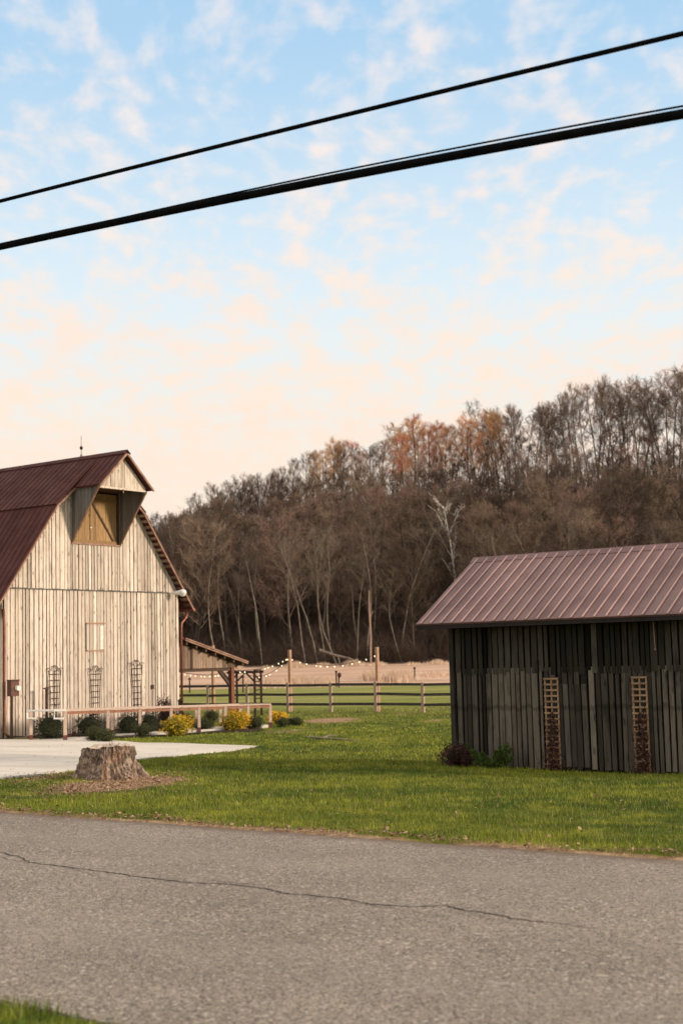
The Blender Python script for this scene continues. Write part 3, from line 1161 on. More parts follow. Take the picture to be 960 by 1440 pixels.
    pts = [e, BF(WB + .36, .10, 1.72), BF(WB + .12, .10, 1.50), BF(WB + .075, .10, 1.32), BF(WB + .075, .10, GZ + .2)]
    dsp.tube(pts, [.065, .06, .052, .05, .05], 8)
    mkpart(dsp, 'downspout', M_copper, root, smooth=True)
    dsp = MB()
    dsp.tube([BF(-.10, .12, 1.95), BF(-.06, .12, 1.4), BF(-.06, .12, GZ + .3), BF(.02, .30, GZ + .15)], .055, 8)
    mkpart(dsp, 'downspout', M_copper, root, smooth=True)
    for sgn in (-1, 1):
        gt = MB()
        gt.prism(BF, [(CT + sgn * (EH + .01), EZ + .02), (CT + sgn * (EH + .12), EZ + .02), (CT + sgn * (EH + .09), EZ - .09), (CT + sgn * (EH + .03), EZ - .09)], -BL - .2, P1)
        mkpart(gt, 'gutter', M_copper, root)
    # lightning rod with its ball
    rp = -.75
    lr = MB()
    bz = RZT + .15
    lr.tube([BF(CT, rp, bz), BF(CT, rp, bz + .82)], [.014, .008], 6)
    lr.ball(BF(CT, rp, bz + .36), .062, .062, .075, 10, 8)
    for k in range(3):
        an = k * 2.09
        p = Vector(BF(CT, rp, bz + .01))
        lr.tube([p + Vector((math.cos(an) * .12, math.sin(an) * .12, -.04)), p + Vector((0, 0, .12))], .008, 5)
    mkpart(lr, 'lightning_rod', M_iron, root)
    # yard light on its arm
    lp = MB()
    tl, zl = gp(240, 834, .15)
    base = Vector(BF(tl, .05, zl))
    tip = AT(262, 833, base.y - .15)
    d = (tip - base)
    lp.tube([base, base + d * .25], .03, 8)
    pts = [base + d * f for f in (.2, .3, .45, .6, .75, .88, .97, 1.0)]
    lp.tube(pts, [.035, .06, .075, .10, .125, .12, .08, .02], 12)
    lamp = mkpart(lp, 'yard_light', M_white, root, smooth=True)
    lg = MB()
    lg.ball(base + d * .8 + Vector((0, 0, -.07)), .12, .10, .09, 12, 8)
    mkpart(lg, 'lamp_glass', M_lamp_glass, lamp, smooth=True)
    # small outlet
    to, zo = gp(214.5, 966, .06)
    ob = MB()
    ob.fbox(BF, to - .05, to + .05, .046, .10, zo - .08, zo + .08)
    mkpart(ob, 'outlet_box', M_iron, root)
    return root


build_barn()


# wrought trellises leaning on the gable wall
def trellis(px, ytop, label):
    t, z1 = gp(px, ytop + 4, .12)
    zb = GZ + .1
    root = thing('garden_trellis', BF(t, .10, zb), label, 'trellis', 'wrought iron trellises on the barn wall')
    fr = MB()
    H = z1 - zb
    def wdt(f):
        return .19 + .10 * max(0, (f - .55) / .45) ** 1.5 if f > .55 else .19 - .05 * (.55 - f)
    for k in (-1, 0, 1):
        pts = []
        for i in range(11):
            f = i / 10
            pts.append(BF(t + k * wdt(f), .10, zb + H * f))
        fr.tube(pts, .013, 5)
    mkpart(fr, 'frame', M_iron, root)
    for i in range(1, 11):
        rg_ = MB()
        f = i / 10.6
        rg_.tube([BF(t - wdt(f) - .02, .105, zb + H * f), BF(t + wdt(f) + .02, .105, zb + H * f)], .012, 5)
        mkpart(rg_, 'crossbar', M_iron, root)
    sc = MB()
    for sgn in (-1, 1):
        pts = []
        for i in range(14):
            an = i / 13 * math.pi * 1.7
            rr = .085 - .04 * i / 13
            pts.append(BF(t + sgn * (.30 + .0 + rr * math.cos(an) - .02), .10, zb + H + .02 + rr * math.sin(an)))
        sc.tube(pts, .012, 5)
    pts = [BF(t + .17 * math.cos(a / 12 * math.pi), .10, zb + H - .02 + .20 * math.sin(a / 12 * math.pi)) for a in range(13)]
    sc.tube(pts, .012, 5)
    pts = [BF(t + .05 + .09 * math.cos(a / 12 * 2 * math.pi), .10, zb + H + .06 + .09 * math.sin(a / 12 * 2 * math.pi)) for a in range(13)]
    sc.tube(pts, .011, 5)
    mkpart(sc, 'scroll', M_iron, root)


trellis(78, 939, 'wrought iron trellis with scrolled top on the barn wall, nearest the meter box')
trellis(135, 939, 'wrought iron scroll trellis on the barn wall directly below the boarded hatch')
trellis(193, 931, 'wrought iron scroll trellis on the barn wall nearest the copper downspout at the lean-to')


def meter():
    b = Vector(BF(gp(18, 1036, .5)[0], .5, GZ))
    t = gp(18, 970, .5)[0]
    root = thing('electric_meter', b, 'dark brown electric meter box with round glass dial on a post before the barn', 'meter')
    m = MB()
    F = lambda a, c, z: BF(t + a, .5 + c, z)
    z1 = gp(18, 957, .5)[1]
    z0 = gp(18, 979, .5)[1]
    m.fbox(F, -.06, .0, -.04, .04, GZ - .3, z0)
    mkpart(m, 'post', M_darkwood, root)
    m = MB()
    m.fbox(F, -.16, .20, -.10, .12, z0, z1)
    m.fbox(F, -.18, .22, -.12, .15, z1, z1 + .03)
    mkpart(m, 'box', simple('rusty_box', (.13, .05, .03), (.07, .035, .025), 6, .6), root, bevel=.01)
    m = MB()
    c = Vector(F(.09, .13, (z0 + z1) / 2))
    m.tube([c, c + UV3 * .10], [.10, .085], 14)
    mkpart(m, 'dial', M_lamp_glass, root, smooth=False)
    t2 = gp(66, 975, .5)[0]
    F2 = lambda a, c, z: BF(t2 + a, .5 + c, z)
    root = thing('hydrant_post', F2(0, 0, GZ), 'slim dark post with a hooked cap standing before the barn beside a trellis', 'post')
    m = MB()
    zt = gp(66, 969, .5)[1]
    m.fbox(F2, -.035, .035, -.04, .04, GZ - .1, zt)
    mkpart(m, 'post', M_iron, root)
    m = MB()
    m.prism(F2, [(-.14, zt), (.05, zt), (.05, zt + .07), (-.14, zt + .03)], -.06, .06)
    mkpart(m, 'cap', M_iron, root)


meter()


# ------------------------------------------------------------------ lean-to beside the barn
def lean_to():
    root = thing('lean_to', BF(WB + 2, -3, GZ), 'open-sided lean-to with a low shed roof built against the barn, on brown timber posts', 'shelter')
    Q = -.30
    t0 = WB + .04
    t1, z1 = gp(347, 931, Q + .3)
    tA, zA = gp(259, 898, Q + .3)
    sl_ = (z1 - zA) / (t1 - tA)
    zt0 = zA - sl_ * (tA - t0)
    LF = lambda a, b_, z: BF(a, Q + b_, z)
    rg = random.Random(9)
    # gable boards under the slope
    zb0 = gp(262, 940.5, Q)[1]
    tpost = gp(328, 960, Q)[0]
    m = MB()
    boards(m, LF, t0, tpost + .25, lambda x: zA + sl_ * (x - tA) - .16, zb0, .17, .012, .025, rg)
    mkpart(m, 'gable_boards', M_leanboard, root)
    m = MB()
    m.prism(LF, [(t0, zb0), (tpost + .2, zb0), (tpost + .2, zA + sl_ * (tpost + .2 - tA) - .17), (t0, zt0 - .17)], -.04, -.012)
    mkpart(m, 'gable_backing', M_dark, root)
    # roof slab with trim
    m = MB()
    slab(m, LF, -6.0, .34, t0, zt0 - .06, t1, z1 - .02, .06, c=0)
    ribs(m, LF, -6.0, .34, .23, t0, zt0 - .06, t1, z1 - .02, .06, c=0)
    rf = mkpart(m, 'roof', M_barnroof, root)
    m = MB()
    slab(m, LF, .341, .375, tA, zA - .085, t1, z1 - .085, .055, c=0)
    slab(m, LF, .341, .40, tA, zA - .015, t1, z1 - .015, .05, c=0)
    mkpart(m, 'fascia', M_trim, rf)
    m = MB()
    for a in np.arange(t0 + .4, t1, .55):
        zz = zA + sl_ * (a - tA) - .12
        m.fbox(LF, a, a + .09, -5.8, .32, zz - .10, zz)
    mkpart(m, 'purlin', M_darkwood, root)
    # posts and beams
    for c in (-.10, -5.6):
        m = MB()
        m.fbox(LF, tpost - .09, tpost + .09, c - .09, c + .09, GZ, zb0 - .001)
        mkpart(m, 'post', M_leanpost if c > -1 else M_darkwood, root)
    m = MB()
    m.fbox(LF, t0, tpost + .12, -.22, -.05, zb0 - .13, zb0 - .002)
    mkpart(m, 'beam', M_darkwood, root)
    m = MB()
    m.fbox(LF, t0, tpost + .12, -5.7, -5.5, zb0 - .13, zb0 - .002)
    mkpart(m, 'beam', M_darkwood, root)
    m = MB()
    m.beam(LF(tpost - .72, -.14, zb0 - .10), LF(tpost - .05, -.14, zb0 - .72), .09, .12)
    mkpart(m, 'brace', M_darkwood, root)
    m = MB()
    m.beam(LF(tpost, -.75, zb0 - .08), LF(tpost, -.14, zb0 - .65), .09, .12)
    mkpart(m, 'brace', M_darkwood, root)


lean_to()


# ------------------------------------------------------------------ ramp railing in front of the barn
def railing():
    A = G(92, 1042)
    B = G(380, 1023)
    zA_top = AT(92, 1000, A.y).z
    zB_top = AT(380, 991, B.y).z
    root = thing('ramp_railing', A, 'low wooden ramp railing with reddish posts running in front of the barn', 'railing')
    hd = Vector((B.x - A.x, B.y - A.y)).normalized()
    off = Vector((-hd.y, hd.x)) * 1.25
    lineA = Vector((A.x, A.y))
    def at_px(px, o):
        # point on the (offset) line seen at px
        lo_, hi_ = -6.0, 16.0
        for _ in range(40):
            m = (lo_ + hi_) / 2
            p = lineA + o + hd * m
            if proj((p.x, p.y, -2))[0] < px:
                lo_ = m
            else:
                hi_ = m
        return lo_, lineA + o + hd * lo_
    L = (Vector((B.x, B.y)) - lineA).length
    def ztop(m):
        return zA_top + (zB_top - zA_top) * m / L
    mp_ = []
    for px in (92, 152, 197, 241, 280, 317, 349, 380):
        m, p = at_px(px, Vector((0, 0)))
        mp_.append((m, p))
        z0 = tz(p.x, p.y) - .05
        b = MB()
        w = .115 if px == 92 else .095
        b.box((p.x, p.y, (z0 + .24 + ztop(m)) / 2), w, w, ztop(m) - z0 - .24, .3)
        po = mkpart(b, 'post', M_reddish, root)
        b = MB()
        b.box((p.x, p.y, z0 + .12), w + .012, w + .012, .24, .3)
        mkpart(b, 'post_foot', M_redbase, po)
    for (ma, pa), (mb_, pb) in zip(mp_[:-1], mp_[1:]):
        b = MB()
        b.beam((pa.x, pa.y, ztop(ma) + .02), (pb.x, pb.y, ztop(mb_) + .02), .15, .04)
        r_ = mkpart(b, 'top_rail', M_reddish, root)
        b = MB()
        b.beam((pa.x, pa.y, ztop(ma) - .06), (pb.x, pb.y, ztop(mb_) - .06), .04, .09)
        mkpart(b, 'fascia_board', simple('rail_face', (.36, .17, .10), (.25, .11, .07), 6, .75) if 'rail_face' not in bpy.data.materials else bpy.data.materials['rail_face'], r_)
    # second row behind
    bp_ = []
    for px in (44, 104, 158, 208, 276, 310, 338):
        m, p = at_px(px, off)
        bp_.append((m, p))
        z0 = tz(p.x, p.y) - .05
        zt_ = ztop(m) + .0
        b = MB()
        b.box((p.x, p.y, (z0 + .24 + zt_) / 2), .1, .1, zt_ - z0 - .24, .3)
        po = mkpart(b, 'post', M_reddish, root)
        b = MB()
        b.box((p.x, p.y, z0 + .12), .112, .112, .24, .3)
        mkpart(b, 'post_foot', M_redbase, po)
    for (ma, pa), (mb_, pb) in zip(bp_[:-1], bp_[1:]):
        b = MB()
        b.beam((pa.x, pa.y, ztop(ma) + .02), (pb.x, pb.y, ztop(mb_) + .02), .14, .04)
        mkpart(b, 'top_rail', M_reddish, root)
    b = MB()
    pa, pb = mp_[-1], bp_[-1]
    b.beam((pa[1].x, pa[1].y, ztop(pa[0]) + .02), (pb[1].x, pb[1].y, ztop(pb[0]) + .02), .14, .038)
    mkpart(b, 'top_rail', M_reddish, root)
    # ramp deck
    b = MB()
    o2 = off * .9
    q0, q1 = lineA + hd * .4 + off * .05, lineA + hd * L
    b.add([(q0.x, q0.y, tz(q0.x, q0.y) + .045), (q1.x, q1.y, tz(q1.x, q1.y) + .10), (q1.x + o2.x, q1.y + o2.y, tz(q1.x, q1.y) + .10), (q0.x + o2.x, q0.y + o2.y, tz(q0.x, q0.y) + .045),
           (q0.x, q0.y, -2.8), (q1.x, q1.y, -2.8), (q1.x + o2.x, q1.y + o2.y, -2.8), (q0.x + o2.x, q0.y + o2.y, -2.8)],
          [(0, 1, 2, 3), (0, 1, 5, 4), (1, 2, 6, 5), (2, 3, 7, 6), (3, 0, 4, 7)])
    rp = b.build('path', M_concrete)
    tag(rp, kind='structure')
    # white pipe handrails at the entrance
    hr = thing('handrail', (bp_[0][1].x, bp_[0][1].y, tz(*bp_[0][1])), 'white pipe handrail with squared return loops at the open end of the ramp railing', 'handrail')
    Y1 = A.y - .12
    def wp(px, py, Y):
        return AT(px, py, Y)
    b = MB()
    Yb = bp_[0][1].y - .1
    b.tube([wp(50, 1010.5, Yb), wp(38.5, 1010, Yb), wp(38.5, 999.5, Yb), wp(64, 999.2, (Yb + Y1) / 2), wp(91, 998.8, Y1)], .034, 8)
    mkpart(b, 'pipe', M_pipe, hr)
    b = MB()
    b.tube([wp(90, 1010.5, Y1), wp(76.5, 1010.5, Y1), wp(77, 999.5, Y1), wp(93, 999.5, Y1)], .034, 8)
    mkpart(b, 'pipe', M_pipe, hr)


railing()


# ------------------------------------------------------------------ shed
SO = G(640, 1077)
SG = SO.z
SOv = Vector((SO.x, SO.y))


def SF(b_, a, z):
    """b: out of the front wall, a: along the wall to the right"""
    return (SOv.x - N.x * b_ + U.x * a, SOv.y - N.y * b_ + U.y * a, z)


def sp(px, py, b_=0.0):
    q_ = on_plane(px, py, SF(b_, 0, 0), NV3)
    d = q_ - Vector(SF(b_, 0, 0))
    return d.dot(UV3), q_.z


SL = 9.0


def build_shed():
    rg = random.Random(21)
    root = thing('shed', SF(-2, SL / 2, SG), 'low weathered shed of dark grey vertical boards with a faded red metal roof', 'shed')
    F2 = lambda a, b_, z: SF(b_, a, z)
    ztop = sp(627, 884)[1]
    ev = on_plane(585, 880, SF(.42, 0, 0), NV3)
    ez = ev.z
    ea = (ev - Vector(SF(.42, 0, 0))).dot(UV3)
    D = 3.5
    rb = -D / 2                           # ridge
    rr = on_plane(665, 789, SF(rb, 0, 0), NV3)
    rz = rr.z
    m = MB()
    zj = sp(640, 948)[1]
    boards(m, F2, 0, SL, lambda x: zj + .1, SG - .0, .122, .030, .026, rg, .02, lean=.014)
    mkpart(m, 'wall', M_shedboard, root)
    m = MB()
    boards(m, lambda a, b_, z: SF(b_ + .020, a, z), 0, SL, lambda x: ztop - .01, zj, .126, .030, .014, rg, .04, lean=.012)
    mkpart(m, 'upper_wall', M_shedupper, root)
    # a few odd extra battens and a patched opening
    m = MB()
    a0, zt0 = sp(784, 962)
    for k in range(5):
        a = a0 + .02 + k * .125
        m.hexa([F2(a, .036, SG + .05), F2(a + .095, .036, SG + .05), F2(a + .095, .058, SG + .05), F2(a, .058, SG + .05),
                F2(a - .02, .036, zt0 + rg.uniform(-.03, .03)), F2(a + .075, .036, zt0 + rg.uniform(-.03, .03)), F2(a + .075, .058, zt0), F2(a - .02, .058, zt0)])
    mkpart(m, 'patch_boards', M_shedboard, root)
    m = MB()
    m.prism(SF, [(-.012, SG - .2), (-D + .02, SG - .2), (-D + .02, ztop - .02), (rb, rz - .14), (-.012, ztop - .02)], .02, SL - .02)
    mkpart(m, 'sheathing', M_dark, root)
    # gable ends
    sl_ = (rz - ez) / (.42 - rb)
    tf = lambda x: min(ez + sl_ * (.42 + x), ez + sl_ * (.42 + (D - x))) - .09
    m = MB()
    GL = lambda a, b_, z: SF(-a, -b_, z)
    GR = lambda a, b_, z: SF(-a, SL + b_, z)
    boards(m, GL, 0, D, tf, SG, .15, .02, .025, rg, .02)
    boards(m, GR, 0, D, tf, SG, .15, .02, .025, rg, .02)
    BK = lambda a, b_, z: SF(-D - b_, a, z)
    boards(m, BK, 0, SL, lambda x: ztop, SG, .15, .02, .025, rg, .02)
    mkpart(m, 'side_wall', M_shedboard, root)
    # roof
    PF = lambda t, p, z: SF(t, p, z)
    m = MB()
    E1 = SL - ea
    slab(m, PF, ea, E1, .42, ez, rb, rz, .035, c=0)
    slab(m, PF, ea, E1, 2 * rb - .42, ez, rb, rz + .001, .035, c=0)
    rf = mkpart(m, 'roof', M_shedroof, root)
    m = MB()
    ribs(m, PF, ea, E1, .232, .42, ez, rb, rz, .035, c=0, w=.026, hh=.024)
    ribs(m, PF, ea, E1, .232, 2 * rb - .42, ez, rb, rz, .035, c=0, w=.026, hh=.024)
    mkpart(m, 'roof_seams', M_shedrib, rf)
    m = MB()
    m.prism(PF, [(rb + .15, rz - .07), (rb, rz + .045), (rb - .15, rz - .07), (rb - .15, rz - .04), (rb, rz + .075), (rb + .15, rz - .04)], ea - .01, E1 + .01)
    mkpart(m, 'ridge_cap', M_shedroof, rf)
    m = MB()
    m.prism(PF, [(.375, ez - .075), (.415, ez - .075), (.415, ez + .005), (.375, ez + .03)], ea + .005, E1 - .005)
    for aa_ in (ea + .01, E1 - .05):
        slab(m, PF, aa_, aa_ + .03, .37, ez - .06, rb, rz - .10, .10, c=0)
    mkpart(m, 'fascia', M_eave, root)
    m = MB()
    a = ea + .5
    while a < E1:
        slab(m, PF, a, a + .045, .36, ez - .05, rb + .02, rz - .14, .09, c=0)
        a += .6
    mkpart(m, 'rafters', M_shedboard, root)
    m = MB()
    m.fbox(F2, -.02, .07, .045, .075, SG, ztop)
    mkpart(m, 'corner_board', M_shedboard, root)
    # cord hanging from the eave
    m = MB()
    ac, zc0 = sp(917, 871, .2)
    m.tube([SF(.2, ac, zc0), SF(.2, ac + .01, zc0 - .2), SF(.2, ac + .02, sp(921, 912, .2)[1])], .006, 5)
    m.ball(SF(.2, ac + .02, sp(921, 913, .2)[1]), .018, .018, .02, 8, 6)
    mkpart(m, 'pull_cord', M_postwood, root)
    return root


build_shed()

M_lattice = simple('lattice_wood', (.34, .22, .13), (.22, .13, .08), 8, .85, island=.2)
M_vine = leaf_mat('withered_vine', (.10, .04, .028), (.045, .022, .016), (.17, .08, .05))


def lattice(px0, px1, yt, yb, label, seed, vlabel):
    rg = random.Random(seed)
    a0, z1 = sp(px0, yt, .06)
    a1 = a0 + .26
    zb = SG + .0
    lx = (a1 - a0)
    drift = 0.0
    F2 = lambda a, b_, z: SF(b_, a, z)
    root = thing('lattice_trellis', F2((a0 + a1) / 2, .08, zb), label, 'trellis', 'lattice trellises on the grey shed')
    m = MB()
    for f in (0, .5, 1):
        a = a0 + lx * f
        m.fbox(F2, a - .016, a + .016, .070, .086, zb, z1)
    mkpart(m, 'upright', M_lattice, root)
    m = MB()
    n = 16
    for i in range(n):
        z = z1 - .02 - (z1 - zb) * i / n
        m.fbox(F2, a0 - .02, a1 + .02, .087, .100, z - .016, z + .016)
    mkpart(m, 'slats', M_lattice, root)
    # dead climber covering the lower part
    V = MB()
    for k in range(7):
        pts = []
        x = rg.uniform(a0, a1)
        hgt = (z1 - zb) * rg.uniform(.35, .75)
        for i in range(9):
            pts.append(F2(x + .05 * math.sin(i * 1.1 + k), .105 + .02 * math.sin(i * 2 + k), zb + hgt * i / 8))
        V.tube(pts, .006, 4)
    for i in range(620):
        f = rg.random() ** 1.7
        z = zb + (z1 - zb) * f * .62
        x = (a0 + a1) / 2 + rg.gauss(0, .085 * (1.2 - f))
        c = Vector(F2(x, .10 + rg.random() * .05 * (1.2 - f), z))
        s = rg.uniform(.012, .026)
        d1 = Vector((rg.gauss(0, 1), rg.gauss(0, 1), rg.gauss(0, 1))).normalized() * s
        d2 = d1.cross(Vector((rg.gauss(0, 1), rg.gauss(0, 1), rg.gauss(0, 1)))).normalized() * s * .8
        V.add([c - d1, c + d2, c + d1, c - d2], [(0, 1, 2, 3)])
    solo(V, 'dead_vine', M_vine, F2((a0 + a1) / 2, .1, zb), vlabel, 'vine', 'withered vines on the lattices', recalc=False)


lattice(766, 784, 953, 1079, 'lattice trellis on the shed wall nearer the corner by the dark red shrub', 4, 'withered brown vine on the lattice nearer the shed corner and dark red shrub')
lattice(889, 907, 951, 1082, 'lattice trellis on the shed wall below the hanging pull cord', 5, 'withered brown vine on the lattice below the hanging pull cord')


# ------------------------------------------------------------------ foliage helpers
def leaf_ball(rx, ry, rz, n, size, seed, lump=.18, core=.82):
    """leaves spread through the outer shell of an uneven ball standing on z = 0"""
    g = np.random.default_rng(seed)
    V = MB()
    V.ball((0, 0, rz * .95), rx * core * .93, ry * core * .93, rz * core, 14, 9, mi=1, jit=.07)
    d = g.normal(size=(n, 3))
    d /= np.linalg.norm(d, axis=1)[:, None]
    for i in range(n):
        q_ = Vector(d[i])
        lum = 1 + lump * mnoise.noise(q_ * 2.3 + Vector((seed, 0, 0))) + .5 * lump * mnoise.noise(q_ * 6 + Vector((0, seed, 0)))
        r_ = (core + (1.06 - core) * g.random() ** .6) * lum
        c = Vector((q_.x * rx * r_, q_.y * ry * r_, rz * .95 + q_.z * rz * r_))
        if c.z < 0:
            c.z = abs(c.z) * .3
        s = size * g.uniform(.6, 1.3)
        d1 = (q_ * .8 + Vector(g.normal(size=3)) * .7).normalized() * s
        d2 = d1.cross(Vector(g.normal(size=3))).normalized() * s * .45
        V.add([c - d1 * .3, c + d2, c + d1, c - d2], [(0, 1, 2, 3)], 0)
    return V


M_box = leaf_mat('boxwood_leaves', (.034, .046, .011), (.062, .074, .018), (.11, .10, .03))
M_dkshrub = leaf_mat('dark_shrub_leaves', (.016, .022, .008), (.032, .040, .014))
M_yellow = leaf_mat('golden_leaves', (.85, .44, .01), (.90, .55, .03), (.42, .34, .03))
M_mossy = leaf_mat('golden_green_leaves', (.30, .27, .02), (.78, .48, .02), (.10, .12, .02))
M_redleaf = leaf_mat('dark_red_twigs', (.060, .025, .022), (.10, .04, .035), (.03, .015, .012))
M_core = simple('shrub_core', (.022, .028, .012), (.03, .03, .015), 8, 1, bmp=0)
M_goldcore = simple('golden_shrub_core', (.22, .15, .015), (.10, .09, .012), 8, 1, bmp=0)
M_juniper = leaf_mat('juniper_green', (.055, .09, .016), (.10, .15, .028))

SHR = {}


def shrub(px0, px1, yt, yb, proto, label, group=None, name='shrub', ground=None, Yd=None):
    c = G((px0 + px1) / 2, yb) if Yd is None else AT((px0 + px1) / 2, yb, Yd)
    if Yd is not None:
        c = Vector((c.x, c.y, tz(c.x, c.y)))
    w = (px1 - px0) / F_PX * c.y
    hgt = AT((px0 + px1) / 2, yt, c.y).z - c.z
    key = proto
    if key not in SHR:
        mats = {'box': [M_box, M_core], 'dark': [M_dkshrub, M_core], 'gold': [M_yellow, M_goldcore], 'mix': [M_mossy, M_goldcore], 'red': [M_redleaf, M_core]}[proto]
        n = {'box': 2300, 'dark': 3000, 'gold': 2600, 'mix': 2600, 'red': 2400}[proto]
        sz = {'box': .085, 'dark': .07, 'gold': .11, 'mix': .11, 'red': .12}[proto]
        V = leaf_ball(1, 1, 1, n, sz, {'box': 3, 'dark': 5, 'gold': 7, 'mix': 8, 'red': 9}[proto], lump={'box': .28, 'dark': .5, 'gold': .6, 'mix': .55, 'red': .7}[proto],
                      core={'gold': .78, 'mix': .74, 'red': .62}.get(proto, .78))
        o = V.build(name, mats, origin=(0, 0, 0), recalc=False)
        SHR[key] = o
    else:
        o = SHR[key].copy()
        COL.objects.link(o)
        o.name = name
    o.location = c
    o.scale = (w / 2, w / 2, hgt / 2.02)
    o.rotation_euler = (0, 0, rng.uniform(0, 6))
    for kk in ('label', 'category', 'group'):
        if kk in o:
            del o[kk]
    tag(o, label, 'shrub', group)
    return o


gb = 'clipped round shrubs along the ramp railing'
shrub(121, 144, 1021, 1043, 'box', 'small clipped green shrub just behind the stump, left one of the touching pair', gb)
shrub(135, 162, 1024, 1044, 'box', 'small clipped green shrub just behind the stump, right one of the touching pair', gb)
shrub(189, 213, 1017, 1036, 'box', 'single clipped green ball shrub between the touching pair and the first golden shrub', gb)
shrub(273, 301, 1008, 1029, 'box', 'dark clipped ball shrub between the two big golden shrubs', gb)
shrub(349, 371, 1006, 1025, 'box', 'dark clipped ball shrub inside the last bay of the ramp railing', gb)
shrub(388, 406, 1008, 1022, 'box', 'dark ball shrub in front of the small golden shrub past the railing end', gb)
shrub(402, 413, 1009, 1020, 'box', 'smallest dark ball shrub squeezed between two others past the railing end', gb)
shrub(408, 426, 1008, 1020, 'box', 'dark ball shrub at the far end of the planting, nearest the tall pole', gb)
shrub(287, 307, 999, 1014, 'box', 'round green shrub behind the railing top, beyond the two golden shrubs', gb)
gg = 'golden shrubs along the ramp railing'
shrub(229, 268, 1008, 1035, 'mix', 'golden yellow shrub with green base, left of the dark ball between two golden ones', gg, 'golden_shrub')
shrub(236, 271, 1005, 1029, 'gold', 'bright golden top shrub growing behind the green-based golden one by the barn corner', gg, 'golden_shrub')
shrub(311, 343, 1003, 1027, 'mix', 'green-based half of the golden shrub beside the last railing bays', gg, 'golden_shrub')
shrub(318, 350, 999, 1026, 'gold', 'bright golden shrub bulging before the last railing bays', gg, 'golden_shrub')
shrub(377, 403, 1000, 1018, 'gold', 'smallest golden shrub just past the end of the railing', gg, 'golden_shrub')
gd = 'dark foundation shrubs against the barn'
shrub(50, 92, 1004, 1040, 'dark', 'dark foundation shrub between the first two railing posts, below the white handrail', gd)
shrub(106, 148, 1004, 1036, 'dark', 'dark foundation shrub behind the touching pair of small clipped shrubs', gd)
shrub(164, 198, 1003, 1034, 'dark', 'dark foundation shrub below the wrought trellis near the hatch', gd)
shrub(196, 226, 1001, 1033, 'dark', 'dark foundation shrub behind the single clipped ball shrub', gd)
shrub(222, 244, 982, 1028, 'red', 'dark reddish shrub against the barn corner by the copper downspout', None)
shrub(238, 268, 1001, 1024, 'red', 'brownish shrub behind the first golden shrub under the rail', None)
shrub(621, 655, 1046, 1079, 'red', 'dark red twiggy shrub at the corner of the grey shed', None, Yd=SO.y - .45)
shrub(641, 664, 1052, 1079, 'red', 'small dark red twiggy shrub between the corner shrub and the juniper', None, Yd=SO.y - .5)


def juniper():
    rg = random.Random(5)
    c = on_plane(692, 1078, SF(.38, 0, 0), NV3)
    c.z = tz(c.x, c.y)
    V = MB()
    base = Vector((c.x, c.y, c.z))
    Yc = c.y
    fr = [((690, 1076), (672, 1068), (656, 1046), .5), ((688, 1076), (676, 1072), (664, 1062), .5), ((695, 1077), (704, 1062), (713, 1046), .9), ((700, 1077), (709, 1064), (717, 1054), .8),
          ((692, 1077), (700, 1066), (703, 1050), .8), ((690, 1077), (680, 1072), (668, 1073), .6), ((702, 1077), (712, 1072), (718, 1066), .8), ((696, 1077), (695, 1066), (697, 1058), .7),
          ((690, 1077), (682, 1066), (678, 1060), .6), ((686, 1077), (676, 1070), (667, 1056), .5)]
    for p0, p1, p2, dn in fr:
        A, B, C_ = (AT(*p0, Yc), AT(*p1, Yc - .12 * rg.random()), AT(*p2, Yc - .2 * rg.random()))
        pts = []
        for i in range(15):
            t = i / 14
            pts.append(A * (1 - t) ** 2 + B * 2 * t * (1 - t) + C_ * t * t)
        V.tube(pts, [.012 * (1 - i / 16) for i in range(15)], 5, mi=1)
        for i in range(int(520 * dn)):
            t = rg.random() ** .8
            p = A * (1 - t) ** 2 + B * 2 * t * (1 - t) + C_ * t * t
            p = p + Vector((rg.gauss(0, .03), rg.gauss(0, .04), rg.gauss(0, .03))) * (1.25 - t)
            dr_ = ((C_ - A).normalized() + Vector((rg.gauss(0, .6), rg.gauss(0, .6), rg.gauss(0, .5)))).normalized() * rg.uniform(.04, .08)
            w = dr_.cross(Vector((rg.gauss(0, 1), rg.gauss(0, 1), rg.gauss(0, 1)))).normalized() * .010
            V.add([p - w, p + w, p + dr_], [(0, 1, 2)])
    solo(V, 'juniper', [M_juniper, M_darkwood], base, 'sprawling green juniper with one long arm reaching out at the foot of the grey shed', 'shrub', recalc=False)


juniper()


# ------------------------------------------------------------------ stump
def stump_mat():
    m, k, b = new_mat('stump_bark')
    g = k.n('ShaderNodeNewGeometry')
    p = g.outputs['Position']
    v = k.n('ShaderNodeTexVoronoi', {'Vector': k.vscale(p, (14, 14, 6)), 'Scale': 1.0})
    n1 = k.noise(k.vscale(p, (9, 9, 3.5)), 1.0, 6, .7, .8)
    n2 = k.noise(p, 26, 5, .7)
    n3 = k.noise(p, 2.6, 3, .6)
    col = k.mix(k.ss(n1, .35, .65), (.48, .36, .27), (.10, .068, .05))
    col = k.mix(k.ss(n2, .46, .68, 0, .9), col, (.040, .025, .018))
    col = k.mix(k.ss(v.outputs[0], .1, .35, .7, 0), col, (.50, .39, .29))
    col = k.mix(k.ss(n3, .5, .66, 0, .4), col, (.32, .17, .095))
    k.put(b.inputs['Base Color'], col)
    b.inputs['Roughness'].default_value = .92
    b.inputs['Specular IOR Level'].default_value = .15
    bump(k, b, k.math('ADD', n1, k.math('MULTIPLY', n2, .7)), 1.0, .04)
    return m


